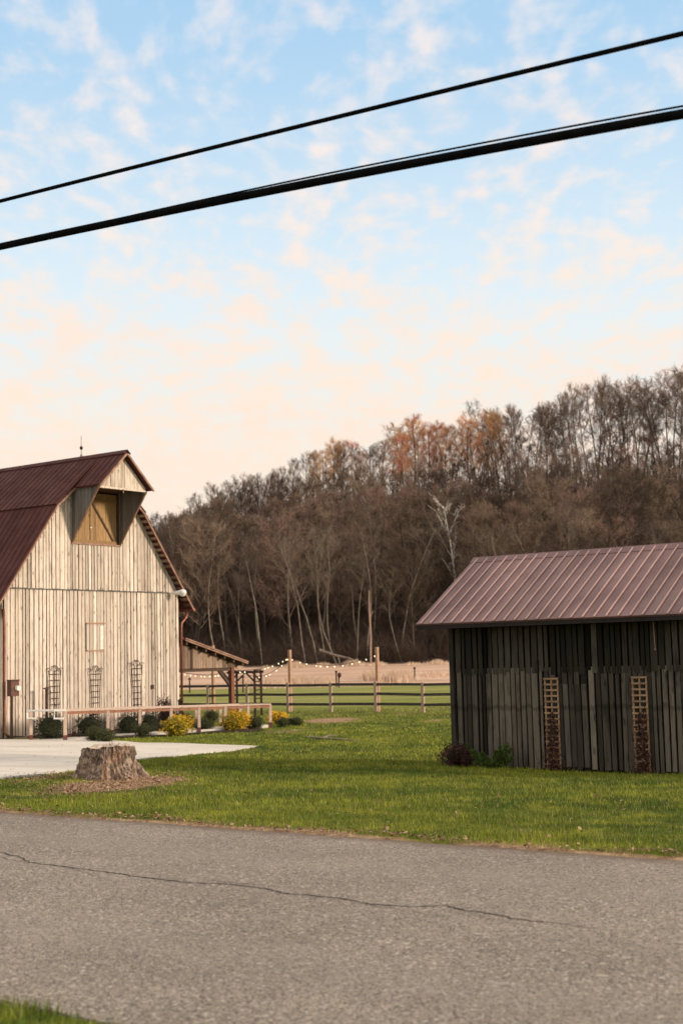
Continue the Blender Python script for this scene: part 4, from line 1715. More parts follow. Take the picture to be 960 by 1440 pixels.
def stump():
    C = STUMP
    dist = C.y
    wpx = dist / F_PX
    R0 = 35.5 * wpx                # half width at the top
    ctop = AT(151, 1049, dist)
    H = ctop.z - C.z
    root = thing('tree_stump', C, 'wide old tree stump with flared gnarled roots standing beside the concrete drive', 'stump')
    seg, ring = 220, 60
    V = MB()
    V2 = MB()
    def rad(an, f):
        q_ = Vector((math.cos(an), math.sin(an), 0))
        lob = .09 * mnoise.noise(q_ * 1.6 + Vector((4, 1, 0)))
        flare = (1 - f) ** 1.5 * (.34 + .36 * mnoise.noise(q_ * 2.6 + Vector((9, 0, f * .3))))
        ridge_ = .20 * (1 - .3 * f) * mnoise.noise(Vector((q_.x * 5.5, q_.y * 5.5, f * 1.4 + 3)))
        rough_ = .085 * mnoise.noise(Vector((q_.x * 14, q_.y * 14, f * 6))) + .04 * mnoise.noise(Vector((q_.x * 30, q_.y * 30, f * 14)))
        roots = (1 - f) ** 2.6 * .30 * sum(math.exp(-((((an - a0 + math.pi) % (2 * math.pi)) - math.pi) / .27) ** 2) * w_ for a0, w_ in ((.15, 1.0), (1.3, .6), (2.6, .7), (3.4, 1.1), (4.35, .8), (5.3, .9)))
        hol = -.07 * max(0, mnoise.noise(Vector((q_.x * 3.2 + 7, q_.y * 3.2, f * 2.5 + 1)))) ** .7
        return R0 * (1 + lob + flare + ridge_ + rough_ + hol + roots - .05 * f)
    def topz(an, rr):
        x, y = math.cos(an) * rr, math.sin(an) * rr
        z = H * (1 + .02 * x) + .07 * mnoise.noise((x * 3.4, y * 3.4, 5)) + .03 * mnoise.noise((x * 11, y * 11, 5))
        cr = math.exp(-((x * .35 + y - .05) / .07) ** 2) * math.exp(-((x - .05) / .45) ** 2)
        return z - .07 * cr
    for j in range(ring + 1):
        f = j / ring
        for i in range(seg):
            an = 2 * math.pi * i / seg
            r_ = rad(an, f)
            z = -.08 + (topz(an, r_) + .08) * f
            V.v.append((C.x + math.cos(an) * r_, C.y + math.sin(an) * r_, C.z + z))
    for j in range(ring):
        for i in range(seg):
            V.f.append((j * seg + i, j * seg + (i + 1) % seg, (j + 1) * seg + (i + 1) % seg, (j + 1) * seg + i))
            V.m.append(0)
    mkpart(V, 'bark', stump_mat(), root, smooth=False, recalc=False)
    rr_ = 22
    for j in range(rr_ + 1):
        f = 1 - j / rr_ * .999
        for i in range(seg):
            an = 2 * math.pi * i / seg
            r_ = rad(an, 1) * f
            V2.v.append((C.x + math.cos(an) * r_, C.y + math.sin(an) * r_, C.z + topz(an, r_)))
    for j in range(rr_):
        for i in range(seg):
            V2.f.append((j * seg + i, j * seg + (i + 1) % seg, (j + 1) * seg + (i + 1) % seg, (j + 1) * seg + i))
            V2.m.append(0)
    m, k, b = new_mat('stump_cut_face')
    g = k.n('ShaderNodeTexCoord')
    p = g.outputs['Object']
    ln = k.n('ShaderNodeVectorMath', {0: k.vscale(p, (1, 1, 0))}, operation='LENGTH').outputs['Value']
    n1 = k.noise(p, 3, 5, .65)
    rings = k.math('SINE', k.math('ADD', k.math('MULTIPLY', ln, 150.0), k.math('MULTIPLY', n1, 14.0)))
    col = k.mix(k.ss(n1, .35, .65), (.60, .50, .40), (.34, .27, .21))
    col = k.mix(k.ss(rings, -.2, 1, 0, .35), col, (.25, .19, .14))
    col = k.mix(k.ss(k.noise(p, 12, 4, .7), .55, .7, 0, .7), col, (.14, .10, .075))
    k.put(b.inputs['Base Color'], col)
    b.inputs['Roughness'].default_value = .9
    bump(k, b, n1, .5, .03)
    mkpart(V2, 'cut_face', m, root, recalc=False)
    # splinters standing on the top
    sp_ = MB()
    rg = random.Random(8)
    for k_ in range(26):
        an = rg.uniform(-.2, 2.6)
        rr = rg.uniform(.05, .38)
        x, y = C.x + math.cos(an) * rr - .05, C.y + math.sin(an) * rr * .6
        z = C.z + H - .02
        hh = rg.uniform(.03, .085)
        sp_.add([(x - .02, y, z), (x + .03, y + .01, z), (x + rg.uniform(-.06, .06), y, z + hh), (x, y + .03, z)], [(0, 1, 2), (1, 3, 2), (3, 0, 2)])
    mkpart(sp_, 'splinters', simple('splinters', (.55, .47, .40), (.36, .29, .23), 9, .9), root, recalc=False)


stump()


# leaf litter and bark crumbs round the stump and along the road edge
def litter():
    g = np.random.default_rng(5)
    pts = []
    for cx, cy, wx, wy, st in BLOBS[:4]:
        n = 800
        pts.append(np.stack([cx + g.normal(size=n) * wx * .62, cy + g.normal(size=n) * wy * .62], -1))
    n = 3200
    a = g.uniform(-17, 8, n)
    s = 11.06 + np.abs(g.normal(size=n)) * .13 - .03
    s += .12 * np.sin(a * 2.1)
    s = np.maximum(s, 11.0)
    pts.append(np.stack([a * U.x + s * N.x, a * U.y + s * N.y], -1))
    n = 2600
    pts.append(np.stack([g.uniform(-9, 9, n), g.uniform(13, 42, n)], -1))
    P = np.concatenate(pts)
    s_ = P[:, 0] * N.x + P[:, 1] * N.y
    P = P[(s_ > 11) & ~((P[:, 0] - SOv.x) * N.x + (P[:, 1] - SOv.y) * N.y > -.05) | (s_ > 11) & ((P[:, 0] - SOv.x) * U.x + (P[:, 1] - SOv.y) * U.y < -.1)]
    n = len(P)
    z = ter(P[:, 0], P[:, 1]) + g.uniform(.008, .045, n)
    c = np.stack([P[:, 0], P[:, 1], z], -1)
    sz = g.uniform(.010, .030, n)[:, None]
    an = g.uniform(0, 6.28, n)
    d1 = np.stack([np.cos(an), np.sin(an), g.normal(size=n) * .35], -1) * sz
    d2 = np.stack([-np.sin(an), np.cos(an), g.normal(size=n) * .35], -1) * sz * g.uniform(.25, .7, n)[:, None]
    v = np.stack([c - d1, c + d2, c + d1, c - d2], 1).reshape(-1, 3)
    o = np_mesh('leaf_litter', v, np.arange(len(v)), 4, leaf_mat('dead_leaves', (.24, .12, .07), (.12, .06, .035), (.40, .27, .16)))
    tag(o, 'dead leaves and bark crumbs scattered round the stump and road edge', 'litter', kind='stuff')


litter()


# stick lying on the lawn
def stick():
    A, B = G(432, 1038), G(502, 1043)
    V = MB()
    pts = [A.lerp(B, i / 10) + Vector((0, .12 * math.sin(i * 1.3), .04 + .01 * math.sin(i * 2))) for i in range(11)]
    V.tube(pts, [.03, .03, .035, .03, .028, .026, .022, .02, .018, .012, .008], 7)
    V.tube([pts[3], pts[3] + Vector((.25, .2, .07)), pts[3] + Vector((.5, .25, .05))], [.025, .02, .008], 6)
    solo(V, 'fallen_branch', M_barkpale, A, 'fallen grey branch lying on the lawn between the barn and the fence', 'branch')


stick()

# ------------------------------------------------------------------ fence, poles, arbor
FS = 49.7


def FP(a, s=FS):
    return (a * U.x + s * N.x, a * U.y + s * N.y)


def a_of_px(px, s=FS):
    lo_, hi_ = -60.0, 0.0 + 20
    for _ in range(50):
        m = (lo_ + hi_) / 2
        x, y = FP(m, s)
        if proj((x, y, -1.5))[0] < px:
            lo_ = m
        else:
            hi_ = m
    return lo_


def fence():
    a528 = a_of_px(528)
    step = (a528 - a_of_px(405)) / 2
    x0, y0 = FP(a528)
    root = thing('rail_fence', (x0, y0, tz(x0, y0)), 'three-rail wooden pasture fence crossing behind the barn and the grey shed', 'fence')
    prev = None
    rg = random.Random(2)
    z_t = AT(528, 959, y0).z - tz(x0, y0)
    for k in range(-11, 6):
        a = a528 + k * step
        x, y = FP(a)
        z0 = tz(x, y)
        zt = z_t + rg.uniform(-.03, .04)
        m = MB()
        m.box((x, y, z0 + zt / 2 - .05), .135, .12, zt + .1, math.atan2(U.y, U.x) + rg.uniform(-.1, .1))
        mkpart(m, 'post', M_fencepost, root, bevel=.012)
        if prev:
            for f in (.93, .60, .27):
                m = MB()
                pa = Vector((prev[0], prev[1], prev[2] + z_t * f + rg.uniform(-.015, .015)))
                pb = Vector((x, y, z0 + z_t * f + rg.uniform(-.015, .015)))
                m.beam(pa, pb, .045, .115)
                mkpart(m, 'rail', M_fencerail, root)
        prev = (x, y, z0)


fence()


def poles():
    g_ = 'tall timber poles carrying the string lights'
    out = {}
    for px, yt, lab in ((405, 914, 'tall square timber pole at the fence between lean-to and shed, holding both light strands'), (528, 910, 'tall square timber pole at the fence nearest the shed, end of the light strand'),
                        (297, 908, 'timber pole at the fence partly hidden behind the lean-to')):
        a = a_of_px(px)
        x, y = FP(a, FS + .16)
        z0 = tz(x, y)
        zt = AT(px, yt, y).z
        m = MB()
        m.box((0 + x, y, (z0 + zt) / 2), .135, .135, zt - z0, math.atan2(U.y, U.x))
        solo(m, 'timber_pole', M_postwood, (x, y, z0), lab, 'pole', g_, bevel=.01)
        out[px] = Vector((x, y, zt))
    gt = 'thin metal stakes in the hay field'
    for px, yt, yb, lab in ((267, 953, 975, 'thin metal stake seen under the lean-to roof'), (342, 950, 974, 'thin metal stake seen through the black arbor'),
                            (473, 943, 966, 'thin metal stake in the open field between the two tall poles'), (583, 938, 958, 'thin metal stake in the field nearest the shed')):
        c = G(px, yb)
        zt = AT(px, yt, c.y).z
        m = MB()
        m.tube([(c.x, c.y, c.z - .1), (c.x, c.y, zt)], .065, 6)
        m.box((c.x, c.y, zt - .1), .2, .05, .12)
        solo(m, 'metal_stake', M_iron, c, lab, 'stake', gt)
    # small dark feeder post
    c = G(476.5, 967)
    m = MB()
    m.tube([c, c + Vector((0, 0, .9))], .06, 6)
    m.ball(c + Vector((.05, 0, .95)), .15, .15, .2, 10, 8)
    solo(m, 'mailbox', M_iron, c, 'small dark rounded box on a stub beside the field stake', 'box')
    # lantern by the barn corner
    c = Vector((*FP(a_of_px(254, 40), 40), 0))
    c.z = tz(c.x, c.y)
    root = thing('path_lantern', c, 'small black path lantern by the barn corner under the lean-to', 'lantern')
    zt = AT(254, 984, c.y).z
    m = MB()
    m.tube([c, (c.x, c.y, zt - .22)], .03, 6)
    mkpart(m, 'post', M_iron, root)
    m = MB()
    m.box((c.x, c.y, zt - .13), .16, .16, .2)
    m.add([(c.x - .12, c.y - .12, zt - .03), (c.x + .12, c.y - .12, zt - .03), (c.x + .12, c.y + .12, zt - .03), (c.x - .12, c.y + .12, zt - .03), (c.x, c.y, zt + .06)], [(0, 1, 4), (1, 2, 4), (2, 3, 4), (3, 0, 4), (0, 1, 2, 3)])
    mkpart(m, 'lantern_head', M_iron, root)
    return out


POLES = poles()


def arbor():
    Y = 61.0
    c0 = AT(345, 1005, Y)
    z0 = tz(c0.x, c0.y)
    root = thing('garden_arbor', (c0.x, c0.y, z0), 'black wooden arbor frame with ladder side and corner braces, beyond the lean-to', 'arbor')
    zt = AT(360, 946, Y).z
    d1 = Vector((.97, .22))
    fx = {}
    for key, px, yy in (('a', 323, Y), ('b', 358, Y), ('c', 333, Y + 1.1), ('d', 367, Y + 1.1)):
        p = AT(px, 960, yy)
        fx[key] = Vector((p.x, p.y))
        m = MB()
        m.box((p.x, p.y, (z0 + zt) / 2 - .05), .09, .09, zt - z0 + .1, .2)
        mkpart(m, 'leg', M_iron, root)
    for a, b_ in (('a', 'b'), ('c', 'd')):
        m = MB()
        A, B = fx[a], fx[b_]
        e = (B - A).normalized() * .12
        m.beam((A.x - e.x, A.y - e.y, zt + .03), (B.x + e.x, B.y + e.y, zt + .03), .09, .10)
        mkpart(m, 'beam', M_iron, root)
        for P, sg in ((A, 1), (B, -1)):
            e2 = (B - A).normalized() * .36 * sg
            m = MB()
            m.beam((P.x, P.y, zt - .38), (P.x + e2.x, P.y + e2.y, zt), .06, .07)
            mkpart(m, 'brace', M_iron, root)
    for a, b_ in (('a', 'c'), ('b', 'd')):
        A, B = fx[a], fx[b_]
        m = MB()
        m.beam((A.x, A.y, zt + .10), (B.x, B.y, zt + .10), .08, .06)
        mkpart(m, 'beam', M_iron, root)
        for z in (.42, .78, 1.14, 1.5):
            if z < zt - z0 - .1:
                m = MB()
                m.beam((A.x, A.y, z0 + z), (B.x, B.y, z0 + z), .04, .05)
                mkpart(m, 'rung', M_iron, root)


arbor()


def strings():
    P1, P2, P3 = POLES[405], POLES[528], POLES[297]
    sets = [
        ('warm bulb string sagging between the two tall fence poles', P1 + Vector((.02, -.1, -.22 - .12)), P2 + Vector((-.02, -.1, -.28)), .42, 12),
        ('warm bulb string running from the tall pole down to the lean-to eave', P1 + Vector((-.02, -.1, -.3)), AT(333, 943, 60.0), .18, 11),
        ('warm bulb string dropping from the tall pole in a lower sag towards the lean-to post', P1 + Vector((-.02, -.1, -.28)), AT(330, 938, 62.0), .62, 10),
        ('warm bulb string hung beneath the lean-to beam against the field', AT(251, 944, 58.0), AT(318, 946, 60.5), .12, 10),
    ]
    # keep pole heights in mind
    bulb0 = None
    for lab, A, B, sag, n in sets:
        root = thing('string_lights', A, lab, 'string lights', 'string lights of warm bulbs')
        m = MB()
        pts = []
        for i in range(25):
            t = i / 24
            p = A.lerp(B, t)
            p = p - Vector((0, 0, sag * 4 * t * (1 - t)))
            pts.append(p)
        m.tube(pts, .012, 4)
        mkpart(m, 'wire', M_iron, root)
        for i in range(n):
            t = (i + .5) / n + rng.uniform(-.02, .02)
            p = A.lerp(B, t) - Vector((0, 0, sag * 4 * t * (1 - t)))
            m = MB()
            m.ball(p - Vector((0, 0, .07)), .025, .025, .032, 8, 6)
            mkpart(m, 'bulb', M_bulb, root, smooth=True)


strings()


# ------------------------------------------------------------------ overhead cables
def cables():
    s0 = 8.75
    def cab(name, pxs, r, label, rr=None, off=0):
        # heights measured at three places, quadratic in the distance along the road
        s = s0 + off
        A_, Zs = [], []
        for px, py in pxs:
            q_ = on_plane(px, py, (N.x * s, N.y * s, 0), NV3)
            A_.append(q_.dot(UV3))
            Zs.append(q_.z)
        co = np.polyfit(A_, Zs, 2)
        pts = []
        lo_, hi_ = -34, 26
        for i in range(160):
            a = lo_ + (hi_ - lo_) * i / 159
            pts.append((a * U.x + s * N.x, a * U.y + s * N.y, float(np.polyval(co, a))))
        m = MB()
        m.tube(pts, r, 8)
        o = solo(m, name, M_black, pts[0], label, 'cable', 'overhead cables along the road', smooth=True)
        return co
    cab('power_cable', [(0, 283), (480, 163), (960, 47)], .018, 'single black cable, the upper of the overhead lines crossing the sky')
    co = cab('power_cable', [(0, 347), (480, 249), (960, 160)], .034, 'thick black bundled cable, lowest of the overhead lines')
    cab('support_wire', [(0, 347), (480, 240), (960, 149)], .0075, 'thin black support wire running just above the thick bundled cable')


cables()


# ------------------------------------------------------------------ grass
def blades(name, X, Y, h0, w0, label, spread=.5):
    n = len(X)
    z = ter(X, Y)
    g = nrg
    dry, field, wood = attrs_for(X, Y)
    h_ = h0 * g.uniform(.45, 1.25, n) * (1 - .45 * np.clip(dry, 0, 1))
    cl = np.sin(X * 7 + 2 * np.sin(Y * 3.1)) * np.sin(Y * 8 + 2 * np.sin(X * 3.7)) + .6 * np.sin(X * 2.1 + np.sin(Y * 1.3) * 2) * np.sin(Y * 1.9 + 1)
    h_ = h_ * (1 + .38 * np.clip(cl, -1, 1.3))
    an = g.uniform(0, 2 * np.pi, n)
    ln = h_ * g.uniform(0, spread, n)
    la = g.uniform(0, 2 * np.pi, n)
    w = w0 * g.uniform(.6, 1.2, n)
    bx, by = np.cos(an) * w, np.sin(an) * w
    v = np.empty((n, 3, 3))
    v[:, 0] = np.stack([X - bx, Y - by, z - .01], -1)
    v[:, 1] = np.stack([X + bx, Y + by, z - .01], -1)
    v[:, 2] = np.stack([X + np.cos(la) * ln, Y + np.sin(la) * ln, z + h_], -1)
    tint = g.random(n)
    rep = lambda a: np.repeat(a, 3)
    return v.reshape(-1, 3), rep(dry), rep(field), rep(wood), rep(tint)


def lawn():
    out = []
    def zone(Y0, Y1, dens, h0, w0, m=3.6):
        xr = .24 * Y1 + m
        area = 2 * xr * (Y1 - Y0)
        n = int(area * dens)
        X = nrg.uniform(-xr, xr, n)
        Y = nrg.uniform(Y0, Y1, n)
        s = X * N.x + Y * N.y
        keep = (s > 11.02) & (np.abs(X) < .24 * Y + m)
        keep &= ~in_poly(X, Y, DRIVE)
        keep &= ~in_poly(X, Y, BED)
        dv = np.array(DRIVE)
        # shed and barn footprints
        rel = (X - SOv.x) * U.x + (Y - SOv.y) * U.y
        rs = (X - SOv.x) * N.x + (Y - SOv.y) * N.y
        keep &= ~((rel > -.02) & (rel < SL) & (rs > -.05))
        bt = (X - BO.x) * N.x + (Y - BO.y) * N.y
        bpp = (X - BO.x) * U.x + (Y - BO.y) * U.y
        keep &= ~((bt > -1) & (bt < WB + 4) & (bpp < 2.5))
        dS = np.hypot(X - STUMP.x, Y - STUMP.y)
        keep &= dS > .45
        dry, _, _ = attrs_for(X, Y)
        keep &= nrg.random(n) > np.clip(dry * 1.3, 0, .95)
        # patchy thickness
        cl = np.sin(X * 2.3 + np.sin(Y * 1.7) * 2) * np.sin(Y * 2.9 + np.cos(X * 1.3) * 2)
        keep &= nrg.random(n) > (.25 - .2 * cl)
        X, Y = X[keep], Y[keep]
        out.append(blades('g', X, Y, h0, w0, ''))
    zone(11, 17, 3000, .042, .0035)
    zone(17, 24, 1700, .046, .005)
    zone(24, 33, 950, .05, .0075)
    zone(33, 46, 420, .052, .012)
    zone(46, 66, 150, .055, .02)
    # verge on the near side of the road
    n = 60000
    a = nrg.uniform(-9, 3, n)
    s = ROAD0 - .02 - np.abs(nrg.uniform(0, 2.2, n)) + .05 * np.sin(a * 3)
    s = np.minimum(s, ROAD0 - .01 + .03 * np.sin(a * 7))
    X, Y = a * U.x + s * N.x, a * U.y + s * N.y
    k = Y > 3
    out.append(blades('g', X[k], Y[k], .06, .003, ''))
    V = np.concatenate([o[0] for o in out])
    at = {nm: np.concatenate([o[i] for o in out]) for i, nm in ((1, 'dry'), (2, 'field'), (3, 'wood'), (4, 'tint'))}
    o = np_mesh('grass', V, np.arange(len(V)), 3, M_blade, at)
    tag(o, 'short green lawn grass with straw-coloured worn patches', 'grass', kind='stuff')


lawn()


def tall_dry_grass():
    """unmown tufts along the edges of the hay field"""
    g = np.random.default_rng(3)
    Xs, Ys, Hs = [], [], []
    n = 26000
    X = g.uniform(-60, 70, n)
    Y = 148.5 + g.normal(size=n) * .9
    cl = np.sin(X * .9) + np.sin(X * .37 + 2) + np.sin(X * 2.1)
    keep = g.random(n) < (.35 + .3 * cl)
    Xs.append(X[keep]); Ys.append(Y[keep]); Hs.append(np.full(keep.sum(), .5) * (.6 + .35 * np.clip(cl[keep], 0, 2)))
    for px, py, w, nn, hh in ((560, 957, 15, 900, .8), (520, 955, 7, 700, .7), (612, 951, 12, 300, .45), (425, 961, 10, 800, .6), (445, 962, 12, 900, .5), (460, 962, 10, 700, .5), (360, 964, 22, 1300, .5), (388, 965, 14, 700, .55)):
        c = G(px, py)
        wm = w / F_PX * c.y
        Xs.append(c.x + g.normal(size=nn) * wm * .6)
        Ys.append(c.y + g.normal(size=nn) * 1.6)
        Hs.append(np.full(nn, hh))
    X, Y, H = map(np.concatenate, (Xs, Ys, Hs))
    n = len(X)
    z = ter(X, Y)
    h_ = H * g.uniform(.5, 1.2, n)
    w = g.uniform(.03, .06, n)
    v = np.empty((n, 3, 3))
    v[:, 0] = np.stack([X - w, Y, z - .05], -1)
    v[:, 1] = np.stack([X + w, Y + .02, z - .05], -1)
    v[:, 2] = np.stack([X + g.normal(size=n) * .22 * h_, Y + g.normal(size=n) * .2 * h_, z + h_], -1)
    o = np_mesh('dry_grass', v.reshape(-1, 3), np.arange(3 * n), 3, leaf_mat('dry_grass', (.60, .44, .31), (.46, .31, .21), (.72, .56, .42)))
    tag(o, 'tall straw-coloured grass tufts along the far edge of the hay field', 'grass', kind='stuff')


tall_dry_grass()


# ------------------------------------------------------------------ trees
def tree_segments(seed, H, crown0, spread, n_limb, n_br, n_tw, up, lean=0.0, twr=.011, trunk_r=.16, fork=False):
    """segments of a bare tree: (p0, p1, r0, r1, level)"""
    rg = random.Random(seed)
    segs = []

    def rv(s=1.0):
        return Vector((rg.gauss(0, s), rg.gauss(0, s), rg.gauss(0, s)))

    def path(p, d, L, n, r0, r1, lvl, wob, lift):
        pts = [p]
        for i in range(n):
            d = (d + rv(wob) + Vector((0, 0, lift))).normalized()
            p = p + d * (L / n)
            pts.append(p)
            segs.append((pts[-2], pts[-1], r0 + (r1 - r0) * i / n, r0 + (r1 - r0) * (i + 1) / n, lvl))
        return pts

    def along(pts, f):
        x = f * (len(pts) - 1)
        k = min(int(x), len(pts) - 2)
        return pts[k].lerp(pts[k + 1], x - k), (pts[k + 1] - pts[k]).normalized()

    wobt = .035 + abs(lean) * .12
    d0 = Vector((lean, rg.uniform(-.3, .3) * lean, 1)).normalized()
    trunks = []
    if fork:
        base = path(Vector((0, 0, -.4)), d0, H * .35, 4, trunk_r, trunk_r * .8, 0, .03, 0)
        for k in range(rg.choice((2, 3))):
            dd = (d0 + Vector((rg.uniform(-.45, .45), rg.uniform(-.45, .45), 0))).normalized()
            trunks.append((path(base[-1], dd, H * .62, 6, trunk_r * .65, .03, 0, .06, .06), .12))
    else:
        trunks.append((path(Vector((0, 0, -.4)), d0, H, 10, trunk_r, .025, 0, wobt, .012), crown0))
    for tp, c0 in trunks:
        nl = n_limb if not fork else n_limb // 2 + 1
        for i in range(nl):
            f = c0 + (1 - c0) * ((i + rg.random()) / nl) ** .9
            f = min(f, .985)
            p, d = along(tp, f)
            an = i * 2.4 + rg.uniform(-.5, .5)
            side = Vector((math.cos(an), math.sin(an), 0))
            dd = (side + d * (up + rg.uniform(-.15, .35))).normalized()
            prof_ = math.sin(math.pi * (.24 + .68 * (f - c0) / (1 - c0)))
            L = spread * (.12 + .88 * prof_) * rg.uniform(.7, 1.25)
            lp = path(p, dd, L, 4, .055 * (1.1 - f * .5) * trunk_r / .16, .018, 1, .10, .07)
            for j in range(n_br):
                g_ = .22 + .78 * (j + rg.random()) / n_br
                p2, d2 = along(lp, min(g_, .99))
                dd2 = (d2 + rv(.55) + Vector((0, 0, .18))).normalized()
                L2 = L * .42 * (1.15 - g_ * .6) * rg.uniform(.7, 1.3)
                bp = path(p2, dd2, L2, 2, .017, twr, 2, .14, .06)
                for q_ in range(n_tw):
                    p3, d3 = along(bp, min(.99, .2 + .8 * (q_ + rg.random()) / n_tw))
                    dd3 = (d3 + rv(.6) + Vector((0, 0, .12))).normalized()
                    L3 = rg.uniform(.35, .95)
                    tp3 = path(p3, dd3, L3, 1, twr, twr * .45, 3, .1, .05)
                    dd4 = (dd3 + rv(.55)).normalized()
                    path(p3.lerp(tp3[-1], .5), dd4, L3 * .7, 1, twr * .8, twr * .4, 3, .1, .05)
    return segs


def seg_mesh(name, segs, mats, sides=3):
    """tapered prisms, vectorised"""
    P0 = np.array([s[0] for s in segs])
    P1 = np.array([s[1] for s in segs])
    r0 = np.array([s[2] for s in segs])[:, None]
    r1 = np.array([s[3] for s in segs])[:, None]
    d = P1 - P0
    d /= np.maximum(np.linalg.norm(d, axis=1), 1e-6)[:, None]
    ref = np.tile(np.array([.31, .17, .93]), (len(segs), 1))
    ref[np.abs((d * ref).sum(1)) > .93] = (1, 0, 0)
    a = np.cross(d, ref)
    a /= np.linalg.norm(a, axis=1)[:, None]
    b = np.cross(d, a)
    vs = []
    for r_, P in ((r0, P0), (r1, P1)):
        for k in range(sides):
            an = 2 * math.pi * k / sides
            vs.append(P + (a * math.cos(an) + b * math.sin(an)) * r_)
    v = np.stack(vs, 1).reshape(-1, 3)
    base = (np.arange(len(segs)) * sides * 2)[:, None, None]
    fq = []
    for k in range(sides):
        k2 = (k + 1) % sides
        fq.append([k, k2, sides + k2, sides + k])
        if sides == 2:
            break
    f = (base + np.array(fq)[None]).reshape(-1)
    return v, f


def mesh_from(name, segs, mat, sides=3):
    v, f = seg_mesh(name, segs, mat, sides)
    o = np_mesh(name, v, f, 4, mat, smooth=False)
    return o


def make_tree(name, seed, H, mats, **kw):
    segs = tree_segments(seed, H, **kw)
    tr = [s for s in segs if s[4] == 0]
    cr = [s for s in segs if s[4] > 0]
    root = bpy.data.objects.new(name, None)
    COL.objects.link(root)
    root.empty_display_size = .5
    a = mesh_from('trunk', tr, mats[0], 6)
    c = mesh_from('crown', cr, mats[1], 3)
    a.parent = root
    c.parent = root
    root['H'] = H
    return root


PROTO = {}
PROTO['ridge'] = [make_tree('bare_tree', 100 + i, 18, (M_bark, M_twigcrest), crown0=.42, spread=3.4, n_limb=20, n_br=7, n_tw=6, up=.95, twr=.0145, trunk_r=.17, lean=rng.uniform(-.08, .08)) for i in range(4)]
PROTO['slope'] = [make_tree('bare_tree', 200 + i, 13, (M_bark, M_twig), crown0=.24, spread=3.9, n_limb=20, n_br=8, n_tw=7, up=.65, twr=.0165, trunk_r=.14, lean=rng.uniform(-.1, .1)) for i in range(4)]
PROTO['foot'] = [make_tree('pale_trunked_tree', 300 + i, 15, (M_barkpale, M_twigpale), crown0=.45, spread=3.2, n_limb=12, n_br=5, n_tw=4, up=1.0, twr=.016, trunk_r=.10, lean=(-.22, .12, -.05, .2)[i]) for i in range(4)]
PROTO['sunset_glow'] = [make_tree('sunset_glow_tree', 400 + i, 15, (M_bark, M_twigglow), crown0=.3, spread=3.3, n_limb=18, n_br=7, n_tw=7, up=.8, twr=.018, trunk_r=.15) for i in range(2)]
USED = set()


def place(kind, i, x, y, H, rz, label, group, sx=1.0, sink=.0):
    pr = PROTO[kind][i % len(PROTO[kind])]
    if pr.name in USED:
        o = copy_tree(pr)
    else:
        o = pr
    USED.add(pr.name)
    s = H / pr['H']
    o.location = (x, y, tz(x, y) - sink)
    o.rotation_euler = (0, 0, rz)
    o.scale = (s * sx, s * sx, s)
    for kk in ('label', 'category', 'group'):
        if kk in o:
            del o[kk]
    tag(o, label, 'tree', group)
    return o


# skyline of the treetops, px -> py
SKX = [150, 215, 250, 300, 350, 400, 450, 480, 520, 560, 600, 650, 700, 750, 800, 850, 900, 960, 1100]
SKY_ = [760, 730, 710, 693, 668, 653, 633, 618, 618, 606, 594, 592, 582, 570, 560, 542, 540, 528, 520]
placed = []
stuff_pts = []


